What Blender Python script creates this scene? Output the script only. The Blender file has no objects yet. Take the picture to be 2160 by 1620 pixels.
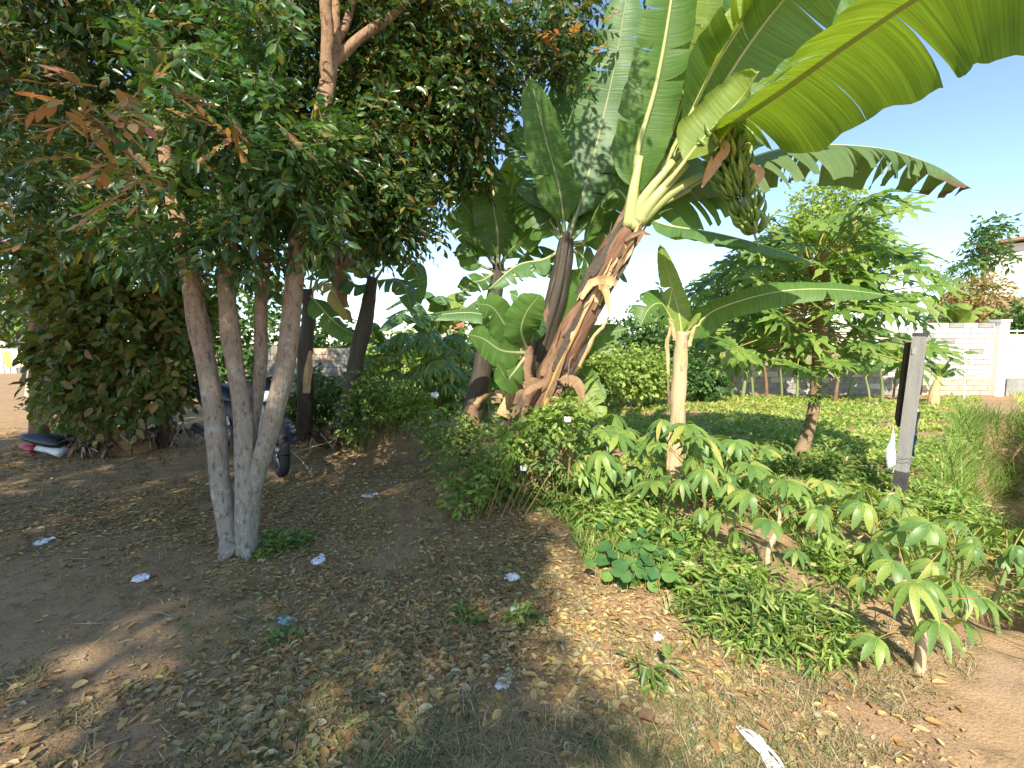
import bpy, math, random
import numpy as np
from mathutils import Vector, Matrix, noise as mnoise

R = math.radians
SC = bpy.context.scene
COL = SC.collection

# ------------------------------------------------------------------ camera
CAMH, F, HOR = 1.5, 990.0, 725.0          # metres, focal length and horizon row for a 2160 x 1620 frame
PITCH = math.atan((810 - HOR) / F)
cam = bpy.data.cameras.new("camera")
cam.sensor_width = 36
cam.lens = 36 * F / 2160
cam.clip_start = 0.05
cam.clip_end = 2000
camo = bpy.data.objects.new("camera", cam)
COL.objects.link(camo)
camo.location = (0, 0, CAMH)
camo.rotation_euler = (math.pi / 2 - PITCH, 0, 0)
SC.camera = camo

# ------------------------------------------------------------------ sky, sun, exposure
SUN_EL, SUN_AZ = 41.0, 191.0              # azimuth clockwise from +Y
w = bpy.data.worlds.new("World")
SC.world = w
w.use_nodes = True
nt = w.node_tree
sky = nt.nodes.new("ShaderNodeTexSky")
sky.sky_type = 'NISHITA'
sky.sun_disc = False
sky.sun_elevation = R(SUN_EL)
sky.sun_rotation = R(SUN_AZ)
sky.air_density = 1.0
sky.dust_density = 0.3
sky.ozone_density = 2.0
nt.links.new(sky.outputs[0], nt.nodes["Background"].inputs[0])
nt.nodes["Background"].inputs[1].default_value = 0.138
sl = bpy.data.lights.new("sun", 'SUN')
sl.energy = 4.6
sl.angle = R(0.55)
sl.color = (1.0, 0.92, 0.77)
so = bpy.data.objects.new("sun", sl)
COL.objects.link(so)
TO_SUN = Vector((math.sin(R(SUN_AZ)) * math.cos(R(SUN_EL)), math.cos(R(SUN_AZ)) * math.cos(R(SUN_EL)), math.sin(R(SUN_EL))))
so.rotation_euler = TO_SUN.to_track_quat('Z', 'Y').to_euler()
so.location = TO_SUN * 50
SC.view_settings.view_transform = 'Standard'
SC.view_settings.look = 'None'
SC.view_settings.gamma = 1
SC.view_settings.exposure = 1.02
SC.view_settings.use_curve_mapping = False
SC.render.engine = 'CYCLES'
SC.cycles.max_bounces = 7
SC.cycles.diffuse_bounces = 4
SC.cycles.transmission_bounces = 5
SC.cycles.transparent_max_bounces = 6
SC.cycles.use_denoising = True

random.seed(7)
rng = np.random.default_rng(7)

# ------------------------------------------------------------------ picture <-> place
_Fv = Vector((0, math.cos(PITCH), -math.sin(PITCH)))
_Uv = Vector((0, math.sin(PITCH), math.cos(PITCH)))


def W(px, py, d):
    """the point that lies d metres ahead of the viewer under photo pixel (px, py)"""
    v = _Fv + Vector(((px - 1080) / F, 0, 0)) + _Uv * ((810 - py) / F)
    v = v * (d / v.y)
    return Vector((v.x, v.y, v.z + CAMH))


def G(px, py):
    """ground point under a pixel"""
    v = _Fv + Vector(((px - 1080) / F, 0, 0)) + _Uv * ((810 - py) / F)
    k = CAMH / -v.z
    p = Vector((v.x * k, v.y * k, 0))
    p.z = float(H(p.x, p.y))
    return p


def _hash(i, j, s):
    n = np.sin(i * 127.1 + j * 311.7 + s * 74.7) * 43758.5453
    return n - np.floor(n)


def vn(x, y, sc, s=0):
    x = np.asarray(x, float) * sc
    y = np.asarray(y, float) * sc
    i, j = np.floor(x), np.floor(y)
    u, v = x - i, y - j
    u, v = u * u * (3 - 2 * u), v * v * (3 - 2 * v)
    a, b, c, d = _hash(i, j, s), _hash(i + 1, j, s), _hash(i, j + 1, s), _hash(i + 1, j + 1, s)
    return a * (1 - u) * (1 - v) + b * u * (1 - v) + c * (1 - u) * v + d * u * v


def sstep(a, b, x):
    t = np.clip((x - a) / (b - a), 0, 1)
    return t * t * (3 - 2 * t)


def H(x, y):
    """height of the ground"""
    x = np.asarray(x, float)
    y = np.asarray(y, float)
    z = 0.05 * (vn(x, y, 0.7, 1) - 0.5) + 0.025 * (vn(x, y, 2.1, 2) - 0.5)
    near = 1 - sstep(9, 14, np.hypot(x, y))
    z = z + near * (0.024 * (vn(x, y, 6, 3) - 0.5) + 0.013 * (vn(x, y, 15, 4) - 0.5))
    # mounds: banana clump, tree foot
    z = z + 0.22 * np.exp(-(((x - 0.0) / 0.9) ** 2 + ((y - 4.8) / 0.8) ** 2))
    z = z + 0.42 * np.exp(-(((x + 1.75) / 0.8) ** 2 + ((y - 7.0) / 0.7) ** 2))
    z = z + 0.10 * np.exp(-(((x + 3.9) / 1.4) ** 2 + ((y - 6.4) / 0.5) ** 2))
    # ditch along the right edge
    t = (x - y - 0.55) / 1.414 + 0.12 * (vn(x, y, 0.9, 9) - 0.5)
    dd = np.exp(-(np.clip(np.abs(t) - 0.16, 0, None) / 0.20) ** 2)
    z = z - 0.9 * dd * sstep(2.3, 3.1, y) * (1 - sstep(8.5, 10, y))
    return z


# ------------------------------------------------------------------ materials
def rgba(c):
    return (c[0], c[1], c[2], 1)


def newmat(name):
    m = bpy.data.materials.new(name)
    m.use_nodes = True
    return m, m.node_tree.nodes, m.node_tree.links, m.node_tree.nodes["Principled BSDF"]


def ramp(nodes, stops):
    r = nodes.new("ShaderNodeValToRGB")
    e = r.color_ramp.elements
    while len(e) < len(stops):
        e.new(0.5)
    for el, (p, c) in zip(e, stops):
        el.position = p
        el.color = rgba(c)
    return r


def even(cols):
    n = len(cols)
    return [(i / max(1, n - 1), c) for i, c in enumerate(cols)]


def mat_noise(name, cols, scale=8, rough=0.85, bump=0.3, bscale=40, spec=0.25, stretch=None, detail=6, coords='Object'):
    m, n, l, b = newmat(name)
    tc = n.new("ShaderNodeTexCoord")
    mp = n.new("ShaderNodeMapping")
    if stretch:
        mp.inputs['Scale'].default_value = stretch
    l.new(tc.outputs[coords], mp.inputs[0])
    t = n.new("ShaderNodeTexNoise")
    t.inputs['Scale'].default_value = scale
    t.inputs['Detail'].default_value = detail
    t.inputs['Roughness'].default_value = 0.65
    l.new(mp.outputs[0], t.inputs['Vector'])
    k = len(cols)
    r = ramp(n, [(0.28 + 0.44 * i / max(1, k - 1), c) for i, c in enumerate(cols)])
    l.new(t.outputs['Fac'], r.inputs[0])
    l.new(r.outputs[0], b.inputs['Base Color'])
    b.inputs['Roughness'].default_value = rough
    b.inputs['Specular IOR Level'].default_value = spec
    if bump:
        t2 = n.new("ShaderNodeTexNoise")
        t2.inputs['Scale'].default_value = bscale
        t2.inputs['Detail'].default_value = 4
        l.new(mp.outputs[0], t2.inputs['Vector'])
        bp = n.new("ShaderNodeBump")
        bp.inputs['Strength'].default_value = bump
        bp.inputs['Distance'].default_value = 0.02
        l.new(t2.outputs['Fac'], bp.inputs['Height'])
        l.new(bp.outputs[0], b.inputs['Normal'])
    return m


def mat_leaf(name, stops, rough=0.42, trans=0.3, spec=0.4, tint=(1.5, 1.7, 0.5)):
    """foliage: each leaf (mesh island / object) takes its own colour from the ramp; thin, so light comes through"""
    m, n, l, b = newmat(name)
    g = n.new("ShaderNodeNewGeometry")
    oi = n.new("ShaderNodeObjectInfo")
    ad = n.new("ShaderNodeMath")
    l.new(g.outputs['Random Per Island'], ad.inputs[0])
    l.new(oi.outputs['Random'], ad.inputs[1])
    fr = n.new("ShaderNodeMath")
    fr.operation = 'FRACT'
    l.new(ad.outputs[0], fr.inputs[0])
    r = ramp(n, stops)
    l.new(fr.outputs[0], r.inputs[0])
    # blotches inside each leaf
    tc = n.new("ShaderNodeTexCoord")
    t = n.new("ShaderNodeTexNoise")
    t.inputs['Scale'].default_value = 30
    t.inputs['Detail'].default_value = 3
    l.new(tc.outputs['Object'], t.inputs['Vector'])
    mr = n.new("ShaderNodeMapRange")
    mr.inputs[1].default_value, mr.inputs[2].default_value = 0.3, 0.7
    mr.inputs[3].default_value, mr.inputs[4].default_value = 0.72, 1.22
    l.new(t.outputs['Fac'], mr.inputs[0])
    mu = n.new("ShaderNodeMix")
    mu.data_type = 'RGBA'
    mu.blend_type = 'MULTIPLY'
    mu.inputs[0].default_value = 1
    l.new(r.outputs[0], mu.inputs[6])
    l.new(mr.outputs[0], mu.inputs[7])
    l.new(mu.outputs[2], b.inputs['Base Color'])
    b.inputs['Roughness'].default_value = rough
    b.inputs['Specular IOR Level'].default_value = spec
    tr = n.new("ShaderNodeBsdfTranslucent")
    m2 = n.new("ShaderNodeMix")
    m2.data_type = 'RGBA'
    m2.blend_type = 'MULTIPLY'
    m2.inputs[0].default_value = 1
    m2.inputs[7].default_value = rgba(tint)
    l.new(mu.outputs[2], m2.inputs[6])
    l.new(m2.outputs[2], tr.inputs[0])
    mx = n.new("ShaderNodeMixShader")
    mx.inputs[0].default_value = trans
    l.new(b.outputs[0], mx.inputs[1])
    l.new(tr.outputs[0], mx.inputs[2])
    l.new(mx.outputs[0], n["Material Output"].inputs[0])
    return m


def mat_banana(name, cA, cB, tcol, trans=0.38, dry=0.04, rough=0.46):
    """banana blade: UV u runs along the leaf (metres), v out to the edge; parallel side veins"""
    m, n, l, b = newmat(name)
    uv = n.new("ShaderNodeUVMap")
    sp = n.new("ShaderNodeSeparateXYZ")
    l.new(uv.outputs[0], sp.inputs[0])
    mp = n.new("ShaderNodeMapping")
    mp.inputs['Scale'].default_value = (60, 1.2, 1)
    l.new(uv.outputs[0], mp.inputs[0])
    t = n.new("ShaderNodeTexNoise")
    t.inputs['Scale'].default_value = 1
    t.inputs['Detail'].default_value = 3
    l.new(mp.outputs[0], t.inputs['Vector'])
    t3 = n.new("ShaderNodeTexNoise")
    t3.inputs['Scale'].default_value = 3.0
    t3.inputs['Detail'].default_value = 4
    l.new(uv.outputs[0], t3.inputs['Vector'])
    av = n.new("ShaderNodeMath")
    av.operation = 'ADD'
    l.new(t.outputs['Fac'], av.inputs[0])
    l.new(t3.outputs['Fac'], av.inputs[1])
    mr = n.new("ShaderNodeMapRange")
    mr.inputs[1].default_value, mr.inputs[2].default_value = 0.65, 1.35
    l.new(av.outputs[0], mr.inputs[0])
    r = ramp(n, [(0, cA), (1, cB)])
    l.new(mr.outputs[0], r.inputs[0])
    col = r.outputs[0]
    tcn = n.new("ShaderNodeRGB")
    tcn.outputs[0].default_value = rgba(tcol)
    tout = tcn.outputs[0]
    # dried brown margin / tip: tissue, grows with v and noise
    t4 = n.new("ShaderNodeTexNoise")
    t4.inputs['Scale'].default_value = 7
    t4.inputs['Detail'].default_value = 5
    l.new(uv.outputs[0], t4.inputs['Vector'])
    a1 = n.new("ShaderNodeMath")
    a1.operation = 'MULTIPLY_ADD'
    l.new(t4.outputs['Fac'], a1.inputs[0])
    a1.inputs[1].default_value = 0.5
    l.new(sp.outputs['Z' if False else 'Y'], a1.inputs[2])
    m3 = n.new("ShaderNodeMapRange")
    m3.inputs[1].default_value, m3.inputs[2].default_value = 1.22 - dry, 1.30 - dry
    l.new(a1.outputs[0], m3.inputs[0])
    mc = n.new("ShaderNodeMix")
    mc.data_type = 'RGBA'
    l.new(m3.outputs[0], mc.inputs[0])
    l.new(col, mc.inputs[6])
    mc.inputs[7].default_value = (0.20, 0.13, 0.06, 1)
    mt = n.new("ShaderNodeMix")
    mt.data_type = 'RGBA'
    l.new(m3.outputs[0], mt.inputs[0])
    l.new(tout, mt.inputs[6])
    mt.inputs[7].default_value = (0.16, 0.08, 0.03, 1)
    l.new(mc.outputs[2], b.inputs['Base Color'])
    b.inputs['Roughness'].default_value = rough
    b.inputs['Specular IOR Level'].default_value = 0.4
    bp = n.new("ShaderNodeBump")
    bp.inputs['Strength'].default_value = 0.6
    bp.inputs['Distance'].default_value = 0.006
    l.new(t.outputs['Fac'], bp.inputs['Height'])
    l.new(bp.outputs[0], b.inputs['Normal'])
    # translucent light picks up the veins too
    ml = n.new("ShaderNodeMix")
    ml.data_type = 'RGBA'
    ml.blend_type = 'MULTIPLY'
    ml.inputs[0].default_value = 1
    m5 = n.new("ShaderNodeMapRange")
    m5.inputs[1].default_value, m5.inputs[2].default_value = 0.3, 0.7
    m5.inputs[3].default_value, m5.inputs[4].default_value = 0.55, 1.15
    l.new(t.outputs['Fac'], m5.inputs[0])
    l.new(mt.outputs[2], ml.inputs[6])
    l.new(m5.outputs[0], ml.inputs[7])
    tr = n.new("ShaderNodeBsdfTranslucent")
    l.new(ml.outputs[2], tr.inputs[0])
    mx = n.new("ShaderNodeMixShader")
    mx.inputs[0].default_value = trans
    l.new(b.outputs[0], mx.inputs[1])
    l.new(tr.outputs[0], mx.inputs[2])
    l.new(mx.outputs[0], n["Material Output"].inputs[0])
    return m


def mat_plain(name, c, rough=0.5, metal=0.0, spec=0.5, var=0.12):
    m, n, l, b = newmat(name)
    t = n.new("ShaderNodeTexNoise")
    t.inputs['Scale'].default_value = 14
    t.inputs['Detail'].default_value = 5
    tc = n.new("ShaderNodeTexCoord")
    l.new(tc.outputs['Object'], t.inputs['Vector'])
    r = ramp(n, [(0.3, tuple(x * (1 - var) for x in c)), (0.7, tuple(min(1, x * (1 + var)) for x in c))])
    l.new(t.outputs['Fac'], r.inputs[0])
    l.new(r.outputs[0], b.inputs['Base Color'])
    b.inputs['Roughness'].default_value = rough
    b.inputs['Metallic'].default_value = metal
    b.inputs['Specular IOR Level'].default_value = spec
    return m


def mat_ground():
    m, n, l, b = newmat("dirt")
    tc = n.new("ShaderNodeTexCoord")

    def nz(s, d=6, rgh=0.6):
        t = n.new("ShaderNodeTexNoise")
        t.inputs['Scale'].default_value = s
        t.inputs['Detail'].default_value = d
        t.inputs['Roughness'].default_value = rgh
        l.new(tc.outputs['Object'], t.inputs['Vector'])
        return t
    a = nz(0.8)
    bb = nz(9, 8, 0.7)
    c = nz(90, 3)
    r1 = ramp(n, [(0.3, (0.335, 0.220, 0.128)), (0.5, (0.42, 0.280, 0.155)), (0.72, (0.37, 0.262, 0.170))])
    l.new(a.outputs['Fac'], r1.inputs[0])
    r2 = ramp(n, [(0.3, (0.62, 0.60, 0.58)), (0.5, (1, 1, 1)), (0.75, (1.0, 0.98, 0.94))])
    l.new(bb.outputs['Fac'], r2.inputs[0])
    r3 = ramp(n, [(0.25, (0.72, 0.72, 0.72)), (0.6, (1, 1, 1))])
    l.new(c.outputs['Fac'], r3.inputs[0])
    m1 = n.new("ShaderNodeMix"); m1.data_type = 'RGBA'; m1.blend_type = 'MULTIPLY'; m1.inputs[0].default_value = 1
    l.new(r1.outputs[0], m1.inputs[6]); l.new(r2.outputs[0], m1.inputs[7])
    m2 = n.new("ShaderNodeMix"); m2.data_type = 'RGBA'; m2.blend_type = 'MULTIPLY'; m2.inputs[0].default_value = 1
    l.new(m1.outputs[2], m2.inputs[6]); l.new(r3.outputs[0], m2.inputs[7])
    l.new(m2.outputs[2], b.inputs['Base Color'])
    b.inputs['Roughness'].default_value = 0.95
    b.inputs['Specular IOR Level'].default_value = 0.1
    bp = n.new("ShaderNodeBump"); bp.inputs['Strength'].default_value = 0.6; bp.inputs['Distance'].default_value = 0.015
    ad = n.new("ShaderNodeMath")
    l.new(bb.outputs['Fac'], ad.inputs[0]); l.new(c.outputs['Fac'], ad.inputs[1])
    l.new(ad.outputs[0], bp.inputs['Height']); l.new(bp.outputs[0], b.inputs['Normal'])
    return m


def mat_bark(name, low, high, z0, z1, spots=(0.42, 0.40, 0.36)):
    """bark that is pale and lichen-grey at the foot and red-brown higher up"""
    m, n, l, b = newmat(name)
    g = n.new("ShaderNodeNewGeometry")
    sp = n.new("ShaderNodeSeparateXYZ")
    l.new(g.outputs['Position'], sp.inputs[0])
    tc = n.new("ShaderNodeTexCoord")
    t = n.new("ShaderNodeTexNoise"); t.inputs['Scale'].default_value = 9; t.inputs['Detail'].default_value = 7; t.inputs['Roughness'].default_value = 0.7
    mp = n.new("ShaderNodeMapping"); mp.inputs['Scale'].default_value = (1, 1, 0.45)
    l.new(tc.outputs['Object'], mp.inputs[0]); l.new(mp.outputs[0], t.inputs['Vector'])
    mr = n.new("ShaderNodeMapRange"); mr.inputs[1].default_value = z0; mr.inputs[2].default_value = z1
    l.new(sp.outputs['Z'], mr.inputs[0])
    ma = n.new("ShaderNodeMath"); ma.operation = 'MULTIPLY_ADD'; ma.inputs[1].default_value = 0.9; ma.inputs[2].default_value = -0.45
    l.new(t.outputs['Fac'], ma.inputs[0])
    ad = n.new("ShaderNodeMath"); ad.use_clamp = True
    l.new(mr.outputs[0], ad.inputs[0]); l.new(ma.outputs[0], ad.inputs[1])
    r = ramp(n, [(0.1, low), (0.9, high)])
    l.new(ad.outputs[0], r.inputs[0])
    # ring scars and flecks
    t2 = n.new("ShaderNodeTexNoise"); t2.inputs['Scale'].default_value = 30; t2.inputs['Detail'].default_value = 9; t2.inputs['Roughness'].default_value = 0.7
    mp2 = n.new("ShaderNodeMapping"); mp2.inputs['Scale'].default_value = (1.2, 1.2, 0.5)
    l.new(tc.outputs['Object'], mp2.inputs[0]); l.new(mp2.outputs[0], t2.inputs['Vector'])
    r2 = ramp(n, [(0.36, (0.42, 0.38, 0.35)), (0.45, (0.92, 0.92, 0.92)), (0.56, (1, 1, 1)), (0.66, (1.3, 1.27, 1.2))])
    l.new(t2.outputs['Fac'], r2.inputs[0])
    mx = n.new("ShaderNodeMix"); mx.data_type = 'RGBA'; mx.blend_type = 'MULTIPLY'; mx.inputs[0].default_value = 1
    l.new(r.outputs[0], mx.inputs[6]); l.new(r2.outputs[0], mx.inputs[7])
    t5 = n.new("ShaderNodeTexNoise"); t5.inputs['Scale'].default_value = 13; t5.inputs['Detail'].default_value = 8; t5.inputs['Roughness'].default_value = 0.75
    l.new(tc.outputs['Object'], t5.inputs['Vector'])
    r5 = ramp(n, [(0.56, (0, 0, 0)), (0.62, (1, 1, 1))])
    l.new(t5.outputs['Fac'], r5.inputs[0])
    m7 = n.new("ShaderNodeMath"); m7.operation = 'MULTIPLY'; m7.use_clamp = True
    iv = n.new("ShaderNodeMapRange"); iv.inputs[1].default_value, iv.inputs[2].default_value = z1, z0; iv.inputs[3].default_value, iv.inputs[4].default_value = 0.1, 0.8
    l.new(sp.outputs['Z'], iv.inputs[0]); l.new(r5.outputs[0], m7.inputs[0]); l.new(iv.outputs[0], m7.inputs[1])
    mq = n.new("ShaderNodeMix"); mq.data_type = 'RGBA'; mq.inputs[7].default_value = rgba((0.52, 0.50, 0.45))
    l.new(m7.outputs[0], mq.inputs[0]); l.new(mx.outputs[2], mq.inputs[6])
    vo = n.new("ShaderNodeTexVoronoi"); vo.feature = 'DISTANCE_TO_EDGE'; vo.inputs['Scale'].default_value = 16
    mp4 = n.new("ShaderNodeMapping"); mp4.inputs['Scale'].default_value = (1.6, 1.6, 0.55)
    nd = n.new("ShaderNodeMix"); nd.data_type = 'RGBA'; nd.inputs[0].default_value = 0.12
    l.new(tc.outputs['Object'], nd.inputs[6]); l.new(t5.outputs['Color'], nd.inputs[7])
    l.new(nd.outputs[2], mp4.inputs[0]); l.new(mp4.outputs[0], vo.inputs['Vector'])
    r6 = ramp(n, [(0.0, (0.55, 0.52, 0.5)), (0.035, (1, 1, 1))])
    l.new(vo.outputs['Distance'], r6.inputs[0])
    m8 = n.new("ShaderNodeMix"); m8.data_type = 'RGBA'; m8.blend_type = 'MULTIPLY'; m8.inputs[0].default_value = 0.7
    l.new(mq.outputs[2], m8.inputs[6]); l.new(r6.outputs[0], m8.inputs[7])
    l.new(m8.outputs[2], b.inputs['Base Color'])
    b.inputs['Roughness'].default_value = 0.9
    b.inputs['Specular IOR Level'].default_value = 0.15
    bp = n.new("ShaderNodeBump"); bp.inputs['Strength'].default_value = 0.9; bp.inputs['Distance'].default_value = 0.02
    a2 = n.new("ShaderNodeMath")
    l.new(t.outputs['Fac'], a2.inputs[0]); l.new(t2.outputs['Fac'], a2.inputs[1])
    l.new(a2.outputs[0], bp.inputs['Height']); l.new(bp.outputs[0], b.inputs['Normal'])
    return m


M = {}
M['dirt'] = mat_ground()
M['bark'] = mat_bark("smooth_bark", (0.37, 0.33, 0.265), (0.34, 0.215, 0.13), 0.4, 2.2)
M['bark_far'] = mat_noise("brown_bark", [(0.12, 0.07, 0.045), (0.26, 0.16, 0.10)], 12, 0.9, 0.5, 40)
M['twig'] = mat_noise("twig_bark", [(0.16, 0.10, 0.06), (0.30, 0.19, 0.12)], 20, 0.9, 0.2)
M['crown'] = mat_leaf("tree_leaf", [(0.0, (0.035, 0.085, 0.025)), (0.45, (0.06, 0.13, 0.035)), (0.74, (0.10, 0.15, 0.035)), (0.86, (0.19, 0.18, 0.04)), (0.95, (0.27, 0.18, 0.045)), (1.0, (0.14, 0.09, 0.03))], 0.32, 0.28, 0.6)
M['crown_green'] = mat_leaf("tree_leaf_green", [(0.0, (0.04, 0.10, 0.03)), (0.55, (0.065, 0.145, 0.04)), (0.85, (0.11, 0.19, 0.05)), (1.0, (0.22, 0.22, 0.06))], 0.3, 0.28, 0.6)
M['curtain'] = mat_leaf("olive_bush_leaf", [(0.0, (0.07, 0.12, 0.03)), (0.4, (0.12, 0.16, 0.035)), (0.7, (0.19, 0.19, 0.045)), (0.9, (0.26, 0.18, 0.05)), (1.0, (0.16, 0.10, 0.035))], 0.5, 0.3, 0.35)
M['crown_red'] = mat_leaf("young_red_leaf", [(0.0, (0.52, 0.20, 0.12)), (0.3, (0.55, 0.27, 0.13)), (0.55, (0.48, 0.30, 0.11)), (0.78, (0.32, 0.30, 0.09)), (1.0, (0.13, 0.20, 0.06))], 0.36, 0.35, 0.5, (1.5, 1.2, 0.6))
M['litter'] = mat_leaf("dead_leaf", [(0.0, (0.52, 0.40, 0.13)), (0.2, (0.56, 0.43, 0.20)), (0.4, (0.40, 0.26, 0.11)), (0.53, (0.26, 0.15, 0.08)), (0.68, (0.50, 0.29, 0.09)), (0.84, (0.56, 0.50, 0.30)), (0.95, (0.30, 0.30, 0.12)), (1.0, (0.16, 0.11, 0.07))], 0.65, 0.15, 0.3, (1.3, 1.1, 0.6))
M['crumb'] = mat_leaf("rotting_leaf_crumb", [(0.0, (0.10, 0.065, 0.04)), (0.4, (0.20, 0.13, 0.075)), (0.75, (0.34, 0.25, 0.14)), (1.0, (0.48, 0.38, 0.22))], 0.8, 0.05, 0.15, (1.2, 1.1, 0.7))
M['straw'] = mat_leaf("dry_grass", [(0.0, (0.50, 0.41, 0.24)), (0.4, (0.38, 0.29, 0.15)), (0.65, (0.27, 0.25, 0.12)), (0.85, (0.12, 0.17, 0.05)), (1.0, (0.55, 0.48, 0.34))], 0.7, 0.2, 0.2, (1.2, 1.1, 0.7))
M['grass'] = mat_leaf("green_grass", [(0.0, (0.10, 0.19, 0.04)), (0.4, (0.17, 0.28, 0.055)), (0.75, (0.26, 0.34, 0.08)), (0.9, (0.36, 0.36, 0.12)), (1.0, (0.40, 0.33, 0.16))], 0.5, 0.32, 0.3)
M['field'] = mat_leaf("field_weed", [(0.0, (0.29, 0.37, 0.08)), (0.4, (0.40, 0.48, 0.11)), (0.72, (0.49, 0.53, 0.15)), (0.88, (0.55, 0.50, 0.21)), (1.0, (0.56, 0.44, 0.26))], 0.55, 0.3, 0.25)
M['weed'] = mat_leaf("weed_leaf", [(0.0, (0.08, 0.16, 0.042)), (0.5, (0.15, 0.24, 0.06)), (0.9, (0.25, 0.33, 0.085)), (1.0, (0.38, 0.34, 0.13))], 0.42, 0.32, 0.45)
M['weed_lit'] = mat_leaf("weed_leaf_yellow_green_lit", [(0.0, (0.16, 0.27, 0.05)), (0.5, (0.24, 0.36, 0.075)), (0.85, (0.33, 0.43, 0.11)), (1.0, (0.44, 0.40, 0.15))], 0.42, 0.34, 0.45)  # lighter, yellower copy of the weed leaf, sunlight put into the colour
M['cassava'] = mat_leaf("cassava_leaf", [(0.0, (0.11, 0.21, 0.055)), (0.5, (0.18, 0.28, 0.065)), (0.85, (0.28, 0.37, 0.08)), (1.0, (0.44, 0.41, 0.11))], 0.42, 0.32, 0.45)
M['vine'] = mat_leaf("vine_leaf", [(0.0, (0.07, 0.17, 0.06)), (0.6, (0.10, 0.22, 0.06)), (1.0, (0.18, 0.30, 0.07))], 0.42, 0.3, 0.4)
M['papaya'] = mat_leaf("papaya_leaf", [(0.0, (0.10, 0.19, 0.04)), (0.5, (0.17, 0.27, 0.055)), (1.0, (0.26, 0.35, 0.075))], 0.42, 0.34, 0.45)
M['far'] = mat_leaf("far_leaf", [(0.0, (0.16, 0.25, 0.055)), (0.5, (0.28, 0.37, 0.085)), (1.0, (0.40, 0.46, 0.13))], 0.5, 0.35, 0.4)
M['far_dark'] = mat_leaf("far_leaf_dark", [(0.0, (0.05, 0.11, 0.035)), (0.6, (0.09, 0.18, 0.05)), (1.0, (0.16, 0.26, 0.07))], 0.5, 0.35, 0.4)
M['far_orange'] = mat_leaf("far_leaf_orange", [(0.0, (0.18, 0.22, 0.06)), (0.5, (0.34, 0.24, 0.08)), (0.8, (0.42, 0.22, 0.10)), (1.0, (0.22, 0.28, 0.08))], 0.5, 0.3, 0.4)
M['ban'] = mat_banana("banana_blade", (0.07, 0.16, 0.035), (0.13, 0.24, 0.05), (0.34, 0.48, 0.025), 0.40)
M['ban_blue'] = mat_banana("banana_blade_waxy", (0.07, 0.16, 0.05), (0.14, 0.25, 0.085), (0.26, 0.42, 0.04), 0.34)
M['ban_lit'] = mat_banana("banana_blade_young_lit", (0.20, 0.30, 0.055), (0.30, 0.38, 0.08), (0.50, 0.58, 0.05), 0.42)  # paler blade: young leaves, and sunlit ones with the light in the colour
M['ban_worn'] = mat_banana("banana_blade_worn", (0.09, 0.16, 0.05), (0.16, 0.23, 0.075), (0.26, 0.34, 0.04), 0.34, 0.26)
M['ban_dry'] = mat_banana("banana_blade_dry", (0.26, 0.15, 0.08), (0.40, 0.26, 0.14), (0.35, 0.18, 0.06), 0.22, 0.0, 0.7)
M['ban_yellow'] = mat_banana("banana_blade_yellowing", (0.42, 0.33, 0.07), (0.50, 0.40, 0.12), (0.55, 0.38, 0.05), 0.32, 0.25, 0.6)
M['midrib'] = mat_noise("banana_midrib", [(0.34, 0.40, 0.14), (0.50, 0.50, 0.22)], 3, 0.4, 0.1, 30, 0.4)
M['midrib_dark'] = mat_noise("banana_midrib_grey", [(0.22, 0.26, 0.12), (0.36, 0.36, 0.19)], 3, 0.45, 0.1, 30, 0.35)
M['stem_red'] = mat_noise("banana_stem_red_brown", [(0.04, 0.024, 0.018), (0.15, 0.07, 0.042), (0.27, 0.14, 0.08), (0.46, 0.31, 0.18)], 4.5, 0.6, 0.5, 24, 0.35, (9.0, 1.1, 1), 7, 'UV')
M['stem_dark'] = mat_noise("banana_stem_dark", [(0.03, 0.024, 0.02), (0.05, 0.037, 0.028), (0.085, 0.066, 0.042), (0.10, 0.11, 0.05)], 4, 0.45, 0.4, 24, 0.45, (9.0, 1.1, 1), 7, 'UV')
M['stem_pale'] = mat_noise("banana_stem_pale", [(0.44, 0.29, 0.14), (0.60, 0.46, 0.28), (0.66, 0.54, 0.36)], 4, 0.75, 0.5, 26, 0.2, (9.0, 1.1, 1), 7, 'UV')
M['stem_green'] = mat_noise("banana_stem_green", [(0.10, 0.15, 0.05), (0.20, 0.26, 0.09), (0.30, 0.27, 0.12)], 4, 0.5, 0.3, 24, 0.4, (9.0, 1.1, 1), 7, 'UV')
M['sheath'] = mat_noise("dry_sheath", [(0.30, 0.18, 0.08), (0.52, 0.36, 0.18), (0.62, 0.48, 0.30)], 5, 0.8, 0.4, 30, 0.2, (3, 3, 0.8))
M['sheath_dark'] = mat_noise("dry_sheath_brown", [(0.14, 0.08, 0.05), (0.30, 0.19, 0.11)], 5, 0.8, 0.4, 30, 0.2)
M['sheath_orange'] = mat_noise("dry_sheath_orange", [(0.42, 0.20, 0.05), (0.62, 0.34, 0.09)], 5, 0.6, 0.3, 30, 0.3)
M['bract'] = mat_noise("pink_bract", [(0.50, 0.27, 0.19), (0.66, 0.42, 0.30)], 8, 0.6, 0.2)
M['fruit'] = mat_leaf("green_banana_skin", [(0.0, (0.11, 0.18, 0.035)), (0.7, (0.19, 0.28, 0.055)), (1.0, (0.34, 0.40, 0.09))], 0.4, 0.0, 0.5)
M['papaya_trunk'] = mat_noise("papaya_bark", [(0.14, 0.09, 0.05), (0.28, 0.19, 0.11), (0.36, 0.27, 0.17)], 10, 0.85, 0.6, 26, 0.2, (1, 1, 2.4))
M['stem_woody'] = mat_noise("cassava_stem", [(0.40, 0.30, 0.18), (0.58, 0.46, 0.30)], 14, 0.8, 0.4, 40, 0.2)
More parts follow.
